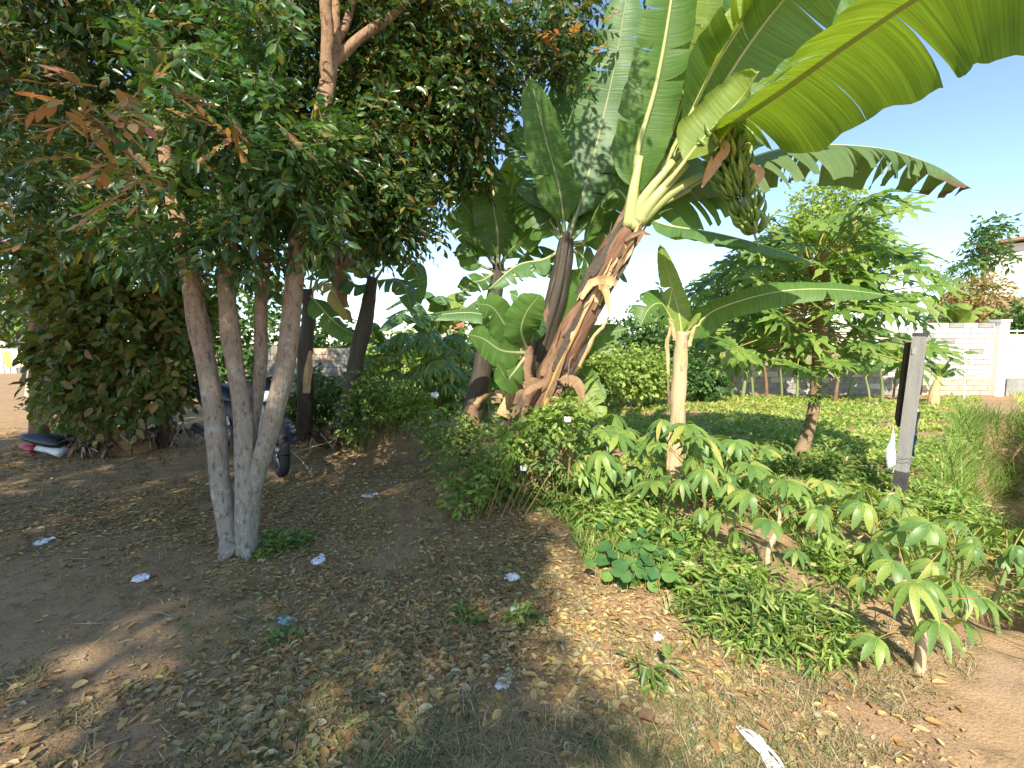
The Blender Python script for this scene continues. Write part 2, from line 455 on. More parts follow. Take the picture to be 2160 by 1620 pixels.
M['petiole'] = mat_noise("petiole", [(0.32, 0.30, 0.08), (0.40, 0.22, 0.10)], 6, 0.5, 0.0)
M['petiole_red'] = mat_noise("petiole_red", [(0.42, 0.16, 0.10), (0.46, 0.28, 0.12)], 6, 0.5, 0.0)
M['post'] = mat_noise("weathered_post", [(0.23, 0.22, 0.20), (0.33, 0.315, 0.29)], 6, 0.85, 0.3, 60, 0.2, (3, 3, 0.4))
M['post_dark'] = mat_noise("dark_post_wood", [(0.05, 0.05, 0.05), (0.09, 0.085, 0.08)], 6, 0.85, 0.3, 60, 0.2)  # dark tone for the end cap and the foot's painted shade
M['board'] = mat_noise("rusty_dark_board", [(0.045, 0.03, 0.025), (0.10, 0.05, 0.035)], 8, 0.8, 0.3)
M['plastic'] = mat_noise("white_plastic", [(0.46, 0.40, 0.32), (0.74, 0.74, 0.72), (0.80, 0.80, 0.78), (0.62, 0.58, 0.52)], 22, 0.35, 0.2, 30, 0.5)
M['plastic_blue'] = mat_noise("white_blue_plastic", [(0.48, 0.42, 0.34), (0.78, 0.78, 0.76), (0.74, 0.76, 0.80), (0.22, 0.32, 0.58)], 24, 0.35, 0.2, 30, 0.5)
M['blue'] = mat_noise("light_blue_plastic", [(0.25, 0.50, 0.66), (0.45, 0.66, 0.76)], 8, 0.4, 0.2, 30, 0.5)
M['poster_blue'] = mat_noise("blue_poster", [(0.05, 0.14, 0.50), (0.10, 0.22, 0.62)], 8, 0.5, 0.1)
M['poster_white'] = mat_plain("white_poster", (0.74, 0.74, 0.76), 0.5)
M['black'] = mat_plain("black_plastic", (0.018, 0.02, 0.026), 0.35)
M['navy'] = mat_plain("dark_navy_panel", (0.012, 0.014, 0.024), 0.45)
M['tyre'] = mat_plain("tyre_rubber", (0.022, 0.022, 0.024), 0.75)
M['metal'] = mat_plain("grey_metal", (0.20, 0.20, 0.21), 0.5, 0.6)
M['red'] = mat_plain("red_lens", (0.42, 0.03, 0.04), 0.25)
M['white'] = mat_plain("white_panel", (0.74, 0.74, 0.73), 0.35)
M['glass'] = mat_plain("clear_lens", (0.66, 0.70, 0.76), 0.15)
M['wall_white'] = mat_noise("whitewashed_block", [(0.36, 0.34, 0.30), (0.54, 0.51, 0.45), (0.46, 0.43, 0.38)], 3, 0.9, 0.3, 30, 0.15)
M['wall_grey'] = mat_noise("grey_block", [(0.17, 0.165, 0.155), (0.28, 0.27, 0.25), (0.36, 0.345, 0.31)], 2.2, 0.9, 0.3, 30, 0.15)
M['wall_brick'] = mat_noise("pale_brick", [(0.40, 0.27, 0.18), (0.54, 0.40, 0.28), (0.62, 0.52, 0.40)], 2.4, 0.9, 0.3, 30, 0.15)
M['mortar'] = mat_noise("mortar", [(0.20, 0.17, 0.14), (0.32, 0.28, 0.24)], 8, 0.95, 0.2)
M['plaster'] = mat_noise("white_plaster", [(0.72, 0.69, 0.62), (0.80, 0.78, 0.72)], 2, 0.8, 0.1)
M['rooftile'] = mat_noise("brown_roof_tile", [(0.26, 0.15, 0.10), (0.40, 0.24, 0.16)], 3, 0.85, 0.2)
M['yellow'] = mat_noise("pale_yellow_board", [(0.66, 0.58, 0.34), (0.74, 0.66, 0.42)], 2, 0.7, 0.1)
M['orange'] = mat_noise("orange_cloth", [(0.62, 0.30, 0.08), (0.74, 0.48, 0.16)], 4, 0.7, 0.1)
M['bluegrey'] = mat_plain("blue_grey_panel", (0.36, 0.40, 0.46), 0.6)
M['tank'] = mat_plain("white_tank", (0.76, 0.77, 0.78), 0.4, 0, 0.5, 0.05)
M['redbox'] = mat_plain("red_paint", (0.50, 0.15, 0.07), 0.5)
M['drywood'] = mat_noise("dry_stalk", [(0.30, 0.24, 0.18), (0.52, 0.44, 0.33)], 14, 0.85, 0.3)
M['deadbrown'] = mat_noise("dead_stalk_dark", [(0.06, 0.042, 0.03), (0.16, 0.11, 0.075)], 14, 0.85, 0.3)
M['cloth_brown'] = mat_noise("rust_brown_sacking", [(0.26, 0.14, 0.06), (0.34, 0.20, 0.09)], 6, 0.9, 0.3)

# ------------------------------------------------------------------ mesh tools
ORG = {}                                     # world origin of each object that parents others


def link(o, parent=None, kind=None):
    COL.objects.link(o)
    if parent is not None:
        o.parent = parent
    if kind:
        o['kind'] = kind
    return o


def tag(o, label, cat, group=None, kind=None):
    o['label'] = label
    o['category'] = cat
    if group:
        o['group'] = group
    if kind:
        o['kind'] = kind
    return o


def thing(name, label, cat, loc, group=None):
    o = bpy.data.objects.new(name, None)
    o.empty_display_size = 0.1
    COL.objects.link(o)
    o.location = loc
    ORG[o.name] = Vector(loc)
    return tag(o, label, cat, group, 'thing')


def worg(parent):
    return ORG.get(parent.name, Vector((0, 0, 0))) if parent is not None else Vector((0, 0, 0))


class MB:
    def __init__(s):
        s.V, s.F, s.UV = [], [], []

    def add(s, verts, faces, uv=None):
        k = len(s.V)
        s.V += [tuple(v) for v in verts]
        s.UV += uv if uv else [(0.0, 0.0)] * len(verts)
        s.F += [tuple(i + k for i in f) for f in faces]
        return s

    def tube(s, pts, rad, n=8, cap=True, flat=None, rough=0.0, seed=0):
        pts = [Vector(p) for p in pts]
        if not hasattr(rad, '__len__'):
            rad = [rad] * len(pts)
        up = Vector((0.13, 0.9, 0.31))
        vs, uvs, m = [], [], len(pts)
        prev = None
        run = 0.0
        for i, p in enumerate(pts):
            run += (p - pts[i - 1]).length if i else 0.0
            t = (pts[min(i + 1, m - 1)] - pts[max(i - 1, 0)])
            t = t.normalized() if t.length > 1e-9 else Vector((0, 0, 1))
            if prev is None:
                a = t.cross(up)
                if a.length < 1e-3:
                    a = t.cross(Vector((1, 0, 0)))
                a.normalize()
            else:
                a = (prev - t * prev.dot(t)).normalized()
            prev = a
            b = t.cross(a)
            for j in range(n):
                an = 2 * math.pi * j / n
                r = rad[i]
                if rough:
                    r *= 1 + rough * (mnoise.noise(Vector((math.cos(an) * 1.3 + seed, math.sin(an) * 1.3, i * 0.23))) * 1.6)
                vs.append(p + a * (math.cos(an) * r) + b * (math.sin(an) * r * (flat or 1)))
                uvs.append((abs(j / n - .5) * 2, run))
        fs = []
        for i in range(m - 1):
            for j in range(n):
                k = (j + 1) % n
                fs.append((i * n + j, i * n + k, (i + 1) * n + k, (i + 1) * n + j))
        if cap:
            fs.append(tuple(range(n - 1, -1, -1)))
            fs.append(tuple((m - 1) * n + j for j in range(n)))
        return s.add(vs, fs, uvs)

    def box(s, c, size, rot=None, bev=0.0):
        x, y, z = size[0] / 2, size[1] / 2, size[2] / 2
        vs = [Vector((a * x, b * y, d * z)) for d in (-1, 1) for b in (-1, 1) for a in (-1, 1)]
        if rot is not None:
            vs = [rot @ v for v in vs]
        vs = [v + Vector(c) for v in vs]
        return s.add(vs, [(0, 2, 3, 1), (4, 5, 7, 6), (0, 1, 5, 4), (2, 6, 7, 3), (0, 4, 6, 2), (1, 3, 7, 5)])

    def ribbon(s, pts, wid, nrm, thick=0.0, curl=0.0):
        """a curled strip along pts; wid a list of half widths; nrm the side direction"""
        pts = [Vector(p) for p in pts]
        m = len(pts)
        vs, fs, uv = [], [], []
        K = 5
        run = 0
        for i, p in enumerate(pts):
            t = (pts[min(i + 1, m - 1)] - pts[max(i - 1, 0)]).normalized()
            sd = Vector(nrm)
            sd = (sd - t * sd.dot(t)).normalized()
            nn = t.cross(sd)
            if i:
                run += (pts[i] - pts[i - 1]).length
            for j in range(K):
                v = -1 + 2 * j / (K - 1)
                vs.append(p + sd * (wid[i] * v) + nn * (curl * wid[i] * v * v))
                uv.append((run, abs(v)))
        for i in range(m - 1):
            for j in range(K - 1):
                a = i * K + j
                fs.append((a, a + 1, a + K + 1, a + K))
        return s.add(vs, fs, uv)

    def mesh(s, name, mat, smooth=True, org=None):
        me = bpy.data.meshes.new(name)
        if org is not None:
            V = [(v[0] - org[0], v[1] - org[1], v[2] - org[2]) for v in s.V]
        else:
            V = s.V
        me.from_pydata(V, [], s.F)
        uvl = me.uv_layers.new(name="UVMap")
        li = np.empty(len(me.loops), np.int32)
        me.loops.foreach_get("vertex_index", li)
        uvl.data.foreach_set("uv", np.array(s.UV, np.float32)[li].ravel())
        me.materials.append(mat)
        if smooth:
            me.shade_smooth()
        me.update()
        return me

    def build(s, name, mat, parent=None, smooth=True, kind=None):
        og = worg(parent)
        me = s.mesh(name, mat, smooth, og)
        o = bpy.data.objects.new(name, me)
        link(o, parent, kind)
        ORG[o.name] = og
        return o


def spline(ctrl, n):
    """Catmull-Rom through the control points"""
    c = [Vector(p) for p in ctrl]
    c = [c[0] * 2 - c[1]] + c + [c[-1] * 2 - c[-2]]
    out = []
    seg = len(c) - 3
    for i in range(n):
        u = i / (n - 1) * seg
        k = min(int(u), seg - 1)
        t = u - k
        p0, p1, p2, p3 = c[k:k + 4]
        out.append(0.5 * ((2 * p1) + (p2 - p0) * t + (2 * p0 - 5 * p1 + 4 * p2 - p3) * t * t + (3 * p1 - p0 - 3 * p2 + p3) * t ** 3))
    return out


def mesh_np(name, V, T, mat, uv=None, smooth=True):
    me = bpy.data.meshes.new(name)
    V = np.ascontiguousarray(V, np.float32)
    T = np.ascontiguousarray(T, np.int32)
    me.vertices.add(len(V))
    me.vertices.foreach_set("co", V.ravel())
    me.loops.add(T.size)
    me.loops.foreach_set("vertex_index", T.ravel())
    me.polygons.add(len(T))
    me.polygons.foreach_set("loop_start", np.arange(0, T.size, T.shape[1], dtype=np.int32))
    me.polygons.foreach_set("loop_total", np.full(len(T), T.shape[1], np.int32))
    me.polygons.foreach_set("use_smooth", np.full(len(T), smooth, bool))
    me.materials.append(mat)
    me.update(calc_edges=True)
    return me


def unit(a):
    return a / np.maximum(np.linalg.norm(a, axis=1, keepdims=True), 1e-9)


# leaf outlines: (side, along, lift)
T_LEAF = (np.array([(0, 0, 0), (-0.8, .30, .05), (-.72, .65, .02), (0, 1, -.12), (.72, .65, .02), (.8, .30, .05), (0, .32, -.02), (0, .66, -.05)]),
          np.array([(0, 6, 1), (6, 7, 2), (6, 2, 1), (7, 3, 2), (0, 5, 6), (6, 5, 4), (6, 4, 7), (7, 4, 3)]))
T_SIMPLE = (np.array([(0, 0, 0), (-1, .45, .06), (0, 1, -.1), (1, .45, .06), (0, .45, -.03)]),
            np.array([(0, 4, 1), (4, 2, 1), (0, 3, 4), (4, 3, 2)]))
T_BLADE = (np.array([(-1, 0, 0), (1, 0, 0), (-.75, .4, .03), (.75, .4, .03), (-.45, .75, -.04), (.45, .75, -.04), (0, 1, -.2)]),
           np.array([(0, 1, 3), (0, 3, 2), (2, 3, 5), (2, 5, 4), (4, 5, 6)]))
T_CURL = (np.array([(0, 0, 0), (-.85, .30, .22), (-.75, .65, .26), (0, 1, .16), (.75, .65, .20), (.85, .30, .17), (0, .32, .0), (0, .66, .03)]),
          T_LEAF[1])


def cloud(P, D, N, L, Wd, tmpl):
    tv, tf = tmpl
    D = unit(D)
    S = unit(np.cross(D, N))
    N2 = np.cross(S, D)
    k = len(tv)
    V = (P[:, None, :] + S[:, None, :] * (tv[None, :, 0:1] * Wd[:, None, None]) + D[:, None, :] * (tv[None, :, 1:2] * L[:, None, None]) + N2[:, None, :] * (tv[None, :, 2:3] * L[:, None, None]))
    T = tf[None] + (np.arange(len(P)) * k)[:, None, None]
    return V.reshape(-1, 3), T.reshape(-1, 3)


def cat(parts):
    V, T, k = [], [], 0
    for v, t in parts:
        V.append(v)
        T.append(t + k)
        k += len(v)
    return np.concatenate(V), np.concatenate(T)


def obj_np(name, VT, mat, parent=None, kind=None, smooth=True):
    og = worg(parent)
    V = VT[0] - np.array(og)
    o = bpy.data.objects.new(name, mesh_np(name, V, VT[1], mat, smooth=smooth))
    link(o, parent, kind)
    ORG[o.name] = og
    return o


def n3(p, s, seed=0):
    """cheap smooth 3-d noise 0..1"""
    return (vn(p[:, 0] + p[:, 2] * 0.7, p[:, 1] + 3.1 * p[:, 2], s, seed) + vn(p[:, 2] * 1.3 + p[:, 1], p[:, 0] - p[:, 2] * 0.9, s, seed + 5)) * 0.5


def blob_points(blobs, n, gap=0.42, gs=2.2, shell=0.55, seed=0):
    """n points in a union of ellipsoids (centre xyz, radii xyz), thinned where the noise is low, so that gaps open"""
    r = np.random.default_rng(seed + 100)
    vol = np.array([b[3] * b[4] * b[5] for b in blobs]) ** 0.8
    idx = r.choice(len(blobs), size=n * 3, p=vol / vol.sum())
    B = np.array(blobs)[idx]
    u = unit(r.normal(size=(n * 3, 3)))
    rad = (shell + (1 - shell) * r.random((n * 3, 1))) ** (1.0) * (0.86 + 0.28 * r.random((n * 3, 1)))
    inner = r.random((n * 3, 1)) < 0.25
    rad = np.where(inner, r.random((n * 3, 1)) ** 0.5, rad)
    P = B[:, :3] + u * rad * B[:, 3:6]
    keep = n3(P, gs, seed) > gap
    P, u = P[keep][:n], u[keep][:n]
    return P, u


def clear_view(P, u, x0, x1, y0, y1, d):
    """keep twigs out of the gap in the foliage where the upper trunk shows"""
    px = 1080 + F * P[:, 0] / P[:, 1]
    py = HOR - F * (P[:, 2] - CAMH) / P[:, 1]
    k = ~((px > x0) & (px < x1) & (py > y0) & (py < y1) & (P[:, 1] < d))
    return P[k], u[k]


def twigs_leaves(P, out, k, L, wl, tw, seed=0, droop=0.35, tmpl=T_LEAF, upness=0.6):
    """a leafy twig at each point: k leaves set alternately along a short drooping shoot"""
    r = np.random.default_rng(seed + 900)
    n = len(P)
    d = unit(out * 0.8 + r.normal(size=(n, 3)) * 0.7 + np.array([0, 0, -droop]))
    ln = tw * (0.7 + 0.6 * r.random(n))
    side = unit(np.cross(d, np.array([0, 0, 1.0]) + r.normal(size=(n, 3)) * 0.3))
    VT = []
    for j in range(k):
        t = (j + 0.6) / k
        base = P + d * (ln * t)[:, None] + np.array([0, 0, -1.0]) * (0.25 * ln * t * t)[:, None]
        sg = 1 if j % 2 else -1
        if j == k - 1:
            dd = d + r.normal(size=(n, 3)) * 0.25
        else:
            dd = d * 0.55 + side * sg * (0.8 + 0.3 * r.random((n, 1))) + r.normal(size=(n, 3)) * 0.3
        dd = dd + np.array([0, 0, -0.35])
        N = np.array([0, 0, upness]) + r.normal(size=(n, 3)) * 0.55
        ll = L * (0.7 + 0.6 * r.random(n))
        VT.append(cloud(base, dd, N, ll, ll * wl * (0.8 + 0.4 * r.random(n)), tmpl))
    # the shoots themselves
    a = side * 0.0022
    b = np.cross(d, side) * 0.0022
    e = P + d * ln[:, None] + np.array([0, 0, -0.25]) * ln[:, None]
    tv = np.stack([P + a, P - a * .5 + b, P - a * .5 - b, e], 1).reshape(-1, 3)
    tt = (np.array([(0, 1, 3), (1, 2, 3), (2, 0, 3)])[None] + (np.arange(n) * 4)[:, None, None]).reshape(-1, 3)
    return cat(VT), (tv, tt)


def dup(src, parent=None):
    o = src.copy()
    COL.objects.link(o)
    if parent is not None:
        o.parent = parent
    return o


# ================================================================== SETTING
def axis(a0, a1, step, lo, hi, g=1.16):
    c = list(np.arange(a0, a1 + 1e-6, step))
    s = step
    while c[-1] < hi:
        s *= g
        c.append(c[-1] + s)
    s = step
    while c[0] > lo:
        s *= g
        c.insert(0, c[0] - s)
    return np.array(c)


def build_ground():
    xs = axis(-5, 6.5, 0.035, -400, 400)
    ys = axis(0.9, 7.5, 0.035, -60, 700)
    X, Y = np.meshgrid(xs, ys)
    Z = H(X, Y)
    V = np.stack([X, Y, Z], -1).reshape(-1, 3)
    nx, ny = len(xs), len(ys)
    i = np.arange(nx - 1)[None] + (np.arange(ny - 1) * nx)[:, None]
    T = np.stack([i, i + 1, i + nx + 1, i + nx], -1).reshape(-1, 4)
    o = bpy.data.objects.new("ground", mesh_np("ground", V, T, M['dirt']))
    link(o, None, 'structure')
    o['label'] = "brown dirt ground with a shallow ditch along the right edge"
    o['category'] = "ground"
    return o


ground = build_ground()


# ------------------------------------------------------------------ walls and far buildings
def brick_wall(name, label, p0, p1, height, bl, bh, mats, thick=0.14, base=0.0, seed=0, group=None):
    """masonry wall from p0 to p1 (ground points): a mortar core and every block an object of its own"""
    p0, p1 = Vector(p0), Vector(p1)
    dv = p1 - p0
    dv.z = 0
    Ln = dv.length
    ux = dv.normalized()
    uy = Vector((-ux.y, ux.x, 0))
    ang = math.atan2(ux.y, ux.x)
    t = thing(name, label, "wall", (p0.x, p0.y, base), group)
    t.rotation_euler.z = ang
    mb = MB().box((Ln / 2, 0, height / 2 - 0.006), (Ln - 0.012, thick - 0.024, height - 0.012))
    me = mb.mesh("mortar_core", M['mortar'], False)
    link(bpy.data.objects.new("mortar_core", me), t)
    rr = random.Random(seed)
    protos = {}
    nrow = int(height / bh)
    for r_ in range(nrow):
        z = (r_ + 0.5) * bh
        x = -bl * (0.5 if r_ % 2 else 0.0)
        while x < Ln - 0.02:
            a, b = max(x, 0), min(x + bl, Ln)
            x += bl
            if b - a < 0.05:
                continue
            mi = mats(z / height, rr)
            key = (round(b - a, 3), mi)
            if key not in protos:
                q = MB().box((0, 0, 0), (b - a - 0.016, thick, bh - 0.016))
                protos[key] = q.mesh("brick", M[mi], False)
            o = bpy.data.objects.new("brick", protos[key])
            o.location = ((a + b) / 2, rr.uniform(-0.006, 0.006), z)
            o.rotation_euler.z = rr.uniform(-0.006, 0.006)
            link(o, t)
    return t


def far_setting():
    # whitewashed wall on the right, its pillar and the gate beyond
    A, B = W(1940, 835, 13.6), W(2088, 835, 13.6)
    A.z = B.z = -0.02
    brick_wall("block_wall", "whitewashed masonry wall with open courses at far right of the field", A, B, 2.1, 0.42, 0.15,
               lambda h, r: 'wall_brick' if h < 0.24 + r.uniform(-.08, .08) else ('wall_white' if r.random() < .9 else 'wall_grey'), seed=1)
    p = W(2098, 835, 13.5)
    t = thing("gate_pillar", "white square pillar between the whitewashed wall and the gate", "pillar", (p.x, p.y, 0))
    MB().box((p.x, p.y, 1.06), (0.26, 0.26, 2.12)).build("shaft", M['plaster'], t, False)
    MB().box((p.x, p.y, 2.15), (0.32, 0.32, 0.07)).build("cap", M['plaster'], t, False)
    # gate
    g0 = W(2111, 830, 13.6)
    t = thing("railing_gate", "white railing gate with grey blue lower panel right of the white pillar", "gate", (g0.x, g0.y, 0))
    wd = 2.2
    for z in (0.95, 1.37, 1.87):
        MB().box((g0.x + wd / 2, g0.y, z), (wd, 0.035, 0.04)).build("rail", M['plaster'], t, False)
    for i in range(8):
        MB().box((g0.x + 0.04 + i * 0.3, g0.y + 0.03, 1.4), (0.022, 0.022, 1.02)).build("bar", M['plaster'], t, False)
    MB().box((g0.x + wd / 2, g0.y, 0.69), (wd, 0.05, 0.34)).build("lower_panel", M['bluegrey'], t, False)
    MB().box((g0.x + wd / 2, g0.y - 0.02, 0.23), (wd, 0.25, 0.5)).build("concrete_base", M['wall_grey'], t, False)
    b = W(2135, 745, 15.2)
    t = thing("yellow_board", "pale yellow board standing behind the railing gate", "board", (b.x, b.y, 0))
    MB().box((b.x + .5, b.y, 1.05), (2.2, 0.05, 1.5)).build("panel", M['yellow'], t, False)
    for sx in (-.5, 1.5):
        MB().box((b.x + sx, b.y + .06, .9), (0.06, 0.06, 1.8)).build("leg", M['bark_far'], t, False)
    # low grey wall across the middle
    A, B = W(1470, 830, 14.2), W(1936, 832, 13.7)
    A.z = B.z = -0.02
    brick_wall("low_block_wall", "low grey and white masonry wall behind the row of small banana stems", A, B, .86, 0.42, 0.17,
               lambda h, r: 'wall_white' if r.random() < .2 else 'wall_grey', seed=2)
    # wall behind the trees, left of centre
    A, B = W(560, 830, 11.5), W(770, 830, 11.5)
    A.z = B.z = -0.02
    brick_wall("grey_block_wall", "grey masonry wall seen between the forked tree and the dark banana stem", A, B, 1.4, 0.4, 0.155,
               lambda h, r: 'wall_grey' if h < .75 or r.random() < .5 else 'wall_brick', seed=3)

    # house at far right
    p = W(2062, 835, 23)
    t = thing("house", "white walled house with brown tiled lower roof behind orange foliage at right edge", "house", (p.x, p.y, 0))
    x0, y0 = p.x, p.y
    t.rotation_euler.z = R(-47)
    MB().box((x0 + 5, y0 + 4, 3.1), (10, 7.6, 6.2)).build("wall", M['plaster'], t, False)
    mb = MB()
    mb.add([(x0 - .5, y0 - .3, 6.2), (x0 + 10.5, y0 - .3, 6.9), (x0 + 10.5, y0 + 8.3, 6.9), (x0 - .5, y0 + 8.3, 6.2), (x0 - .5, y0 - .3, 6.32), (x0 + 10.5, y0 - .3, 7.02), (x0 + 10.5, y0 + 8.3, 7.02), (x0 - .5, y0 + 8.3, 6.32)],
           [(0, 3, 2, 1), (4, 5, 6, 7), (0, 1, 5, 4), (1, 2, 6, 5), (2, 3, 7, 6), (3, 0, 4, 7)])
    mb.build("roof", M['rooftile'], t, False)
    lr = MB()
    nrow = 14
    for i in range(nrow):                      # lower roof: overlapping tile rows stepping up the slope
        f = i / nrow
        lr.box((x0 + 3.6, y0 - 3.4 + 3.4 * f + .15, 2.2 + 1.5 * f), (11, 0.36, 0.05), Matrix.Rotation(R(23), 3, 'X'))
    lr.build("lower_roof", M['rooftile'], t, False)
    MB().box((x0 + 3.6, y0 - 3.3, 1.05), (10.4, 0.18, 2.1)).build("porch_wall", M['plaster'], t, False)
    # small roofed house far off between the bananas
    p = W(1400, 790, 34)
    t = thing("far_house", "tiny far house with brown roof right of the pale banana stem top", "house", (p.x, p.y, 0))
    MB().box((p.x, p.y, .9), (3.2, 3, 1.8)).build("wall", M['orange'], t, False)
    mb = MB()
    mb.add([(p.x - 2, p.y - 1.9, 1.75), (p.x + 2, p.y - 1.9, 1.75), (p.x + 2, p.y + 1.9, 1.75), (p.x - 2, p.y + 1.9, 1.75), (p.x - 1.2, p.y, 2.7), (p.x + 1.2, p.y, 2.7)],
           [(0, 1, 5, 4), (2, 3, 4, 5), (1, 2, 5), (3, 0, 4), (0, 3, 2, 1)])
    mb.build("roof", M['rooftile'], t, False)
    # dome tank on a stand
    p = W(1306, 690, 45)
    t = thing("dome_tank", "white domed water tank on a far roof under the sky gap", "tank", (p.x, p.y, 0))
    pr = [(0.0, 3.25), (.5, 3.2), (.9, 3.0), (1.15, 2.65), (1.22, 2.2), (1.22, 1.2), (1.22, .4)]
    mb = MB()
    mb.tube([(p.x, p.y, z + p.z - 1.6) for r_, z in pr[::-1]], [max(r_, .02) for r_, z in pr[::-1]], 18)
    mb.build("tank_shell", M['tank'], t)
    MB().box((p.x, p.y, (p.z - 1.2) / 2), (3.4, 3, p.z - 1.2)).build("tower_base", M['wall_grey'], t, False)
    for i in range(9):
        MB().box((p.x - 1.7 + i * .42, p.y - 1.5, p.z - .8), (.05, .05, .9)).build("railing_bar", M['metal'], t, False)
    MB().box((p.x, p.y - 1.5, p.z - .35), (3.4, .05, .05)).build("railing", M['metal'], t, False)
    MB().tube([(p.x - 2.1, p.y, 0), (p.x - 2.1, p.y, p.z + 1.2)], .05, 6).build("antenna_mast", M['metal'], t)
    MB().box((p.x - 2.4, p.y, p.z + 1.1), (1.3, .05, .06)).build("antenna_arm", M['metal'], t, False)
    # red box on a pole
    p = W(968, 690, 17)
    t = thing("red_box_pole", "small red box on a pole above the far greenery", "post", (p.x, p.y, 0))
    MB().box((p.x, p.y, p.z), (.42, .4, .6)).build("box", M['redbox'], t, False)
    MB().box((p.x - .72, p.y + .1, p.z + .02), (.62, .4, .5)).build("side_box", M['redbox'], t, False)
    MB().tube([(p.x, p.y, 0), (p.x, p.y, p.z - .28)], .05, 6).build("pole", M['drywood'], t)
    MB().box((p.x - .35, p.y, p.z - .3), (1.5, .1, .06)).build("shelf", M['drywood'], t, False)

    # far left: low white fence with coloured cloth, pale house, leaning board
    A = W(-120, 775, 24)
    t = thing("white_fence", "low white fence beyond the dirt track at far left", "fence", (A.x, A.y, 0))
    for i in range(15):
        MB().box((A.x + i * .33, A.y, .55), (.26, .05, 1.2)).build("panel", M['plaster'], t, False)
    MB().box((A.x + 2.3, A.y, 1.2), (5.2, .08, .08)).build("top_rail", M['plaster'], t, False)
    p = W(40, 755, 23.6)
    t = thing("orange_banner", "orange and yellow cloth hung on the white fence at far left", "banner", (p.x, p.y, 0.3))
    for i, mm in enumerate(('orange', 'yellow', 'orange')):
        q = [Vector((p.x - .5 + i * .42, p.y - .05 + .03 * math.sin(j * 1.7 + i), 1.12 - j * .16)) for j in range(6)]
        MB().ribbon(q, [.17, .18, .2, .2, .18, .15], (1, 0, 0), curl=.15).build("cloth_strip", M[mm], t)
    p = W(20, 770, 34)
    t = thing("pale_house", "pale sunlit house far behind the white fence at left edge", "house", (p.x, p.y, 0))
    MB().box((p.x - 2, p.y, 1.5), (9, 5, 3)).build("wall", M['plaster'], t, False)
    mb = MB()
    mb.add([(p.x - 7, p.y - 3, 2.95), (p.x + 3, p.y - 3, 2.95), (p.x + 3, p.y + 3, 2.95), (p.x - 7, p.y + 3, 2.95), (p.x - 5, p.y, 4.3), (p.x + 1, p.y, 4.3)],
           [(0, 1, 5, 4), (2, 3, 4, 5), (1, 2, 5), (3, 0, 4), (0, 3, 2, 1)])
    mb.build("roof", M['bluegrey'], t, False)
    a, b = W(53, 790, 13), W(80, 690, 13.4)
    t = thing("leaning_board", "pale board leaning at the edge of the leafy bush, far left", "board", (a.x, a.y, 0))
    MB().tube([(a.x, a.y, -.02), tuple(b)], [.13, .10], 4, True, .25).build("plank", M['drywood'], t, False)


far_setting()


# ================================================================== TREES
def PB(px, py, d, rx, ry, rz):
    c = W(px, py, d)
    return (c.x, c.y, c.z, rx, ry, rz)


def limb(t, ctrl, rad, name="trunk", mat='bark', n=14, seg=34, rough=0.12, seed=0):
    pts = spline(ctrl, seg)
    k = len(rad)
    rr = [np.interp(i / (seg - 1) * (k - 1), range(k), rad) for i in range(seg)]
    r = random.Random(seed)
    ph = r.uniform(0, 9)
    pts = [p + Vector((math.sin(i * .45 + ph), math.cos(i * .38 + ph), 0)) * (0.09 * rr[i]) for i, p in enumerate(pts)]
    rr = [q * (1 + .035 * math.sin(i * .5 + ph) + (.07 if r.random() < .05 else 0)) for i, q in enumerate(rr)]
    return MB().tube(pts, rr, n, True, None, rough, seed * 3.7).build(name, M[mat], t)


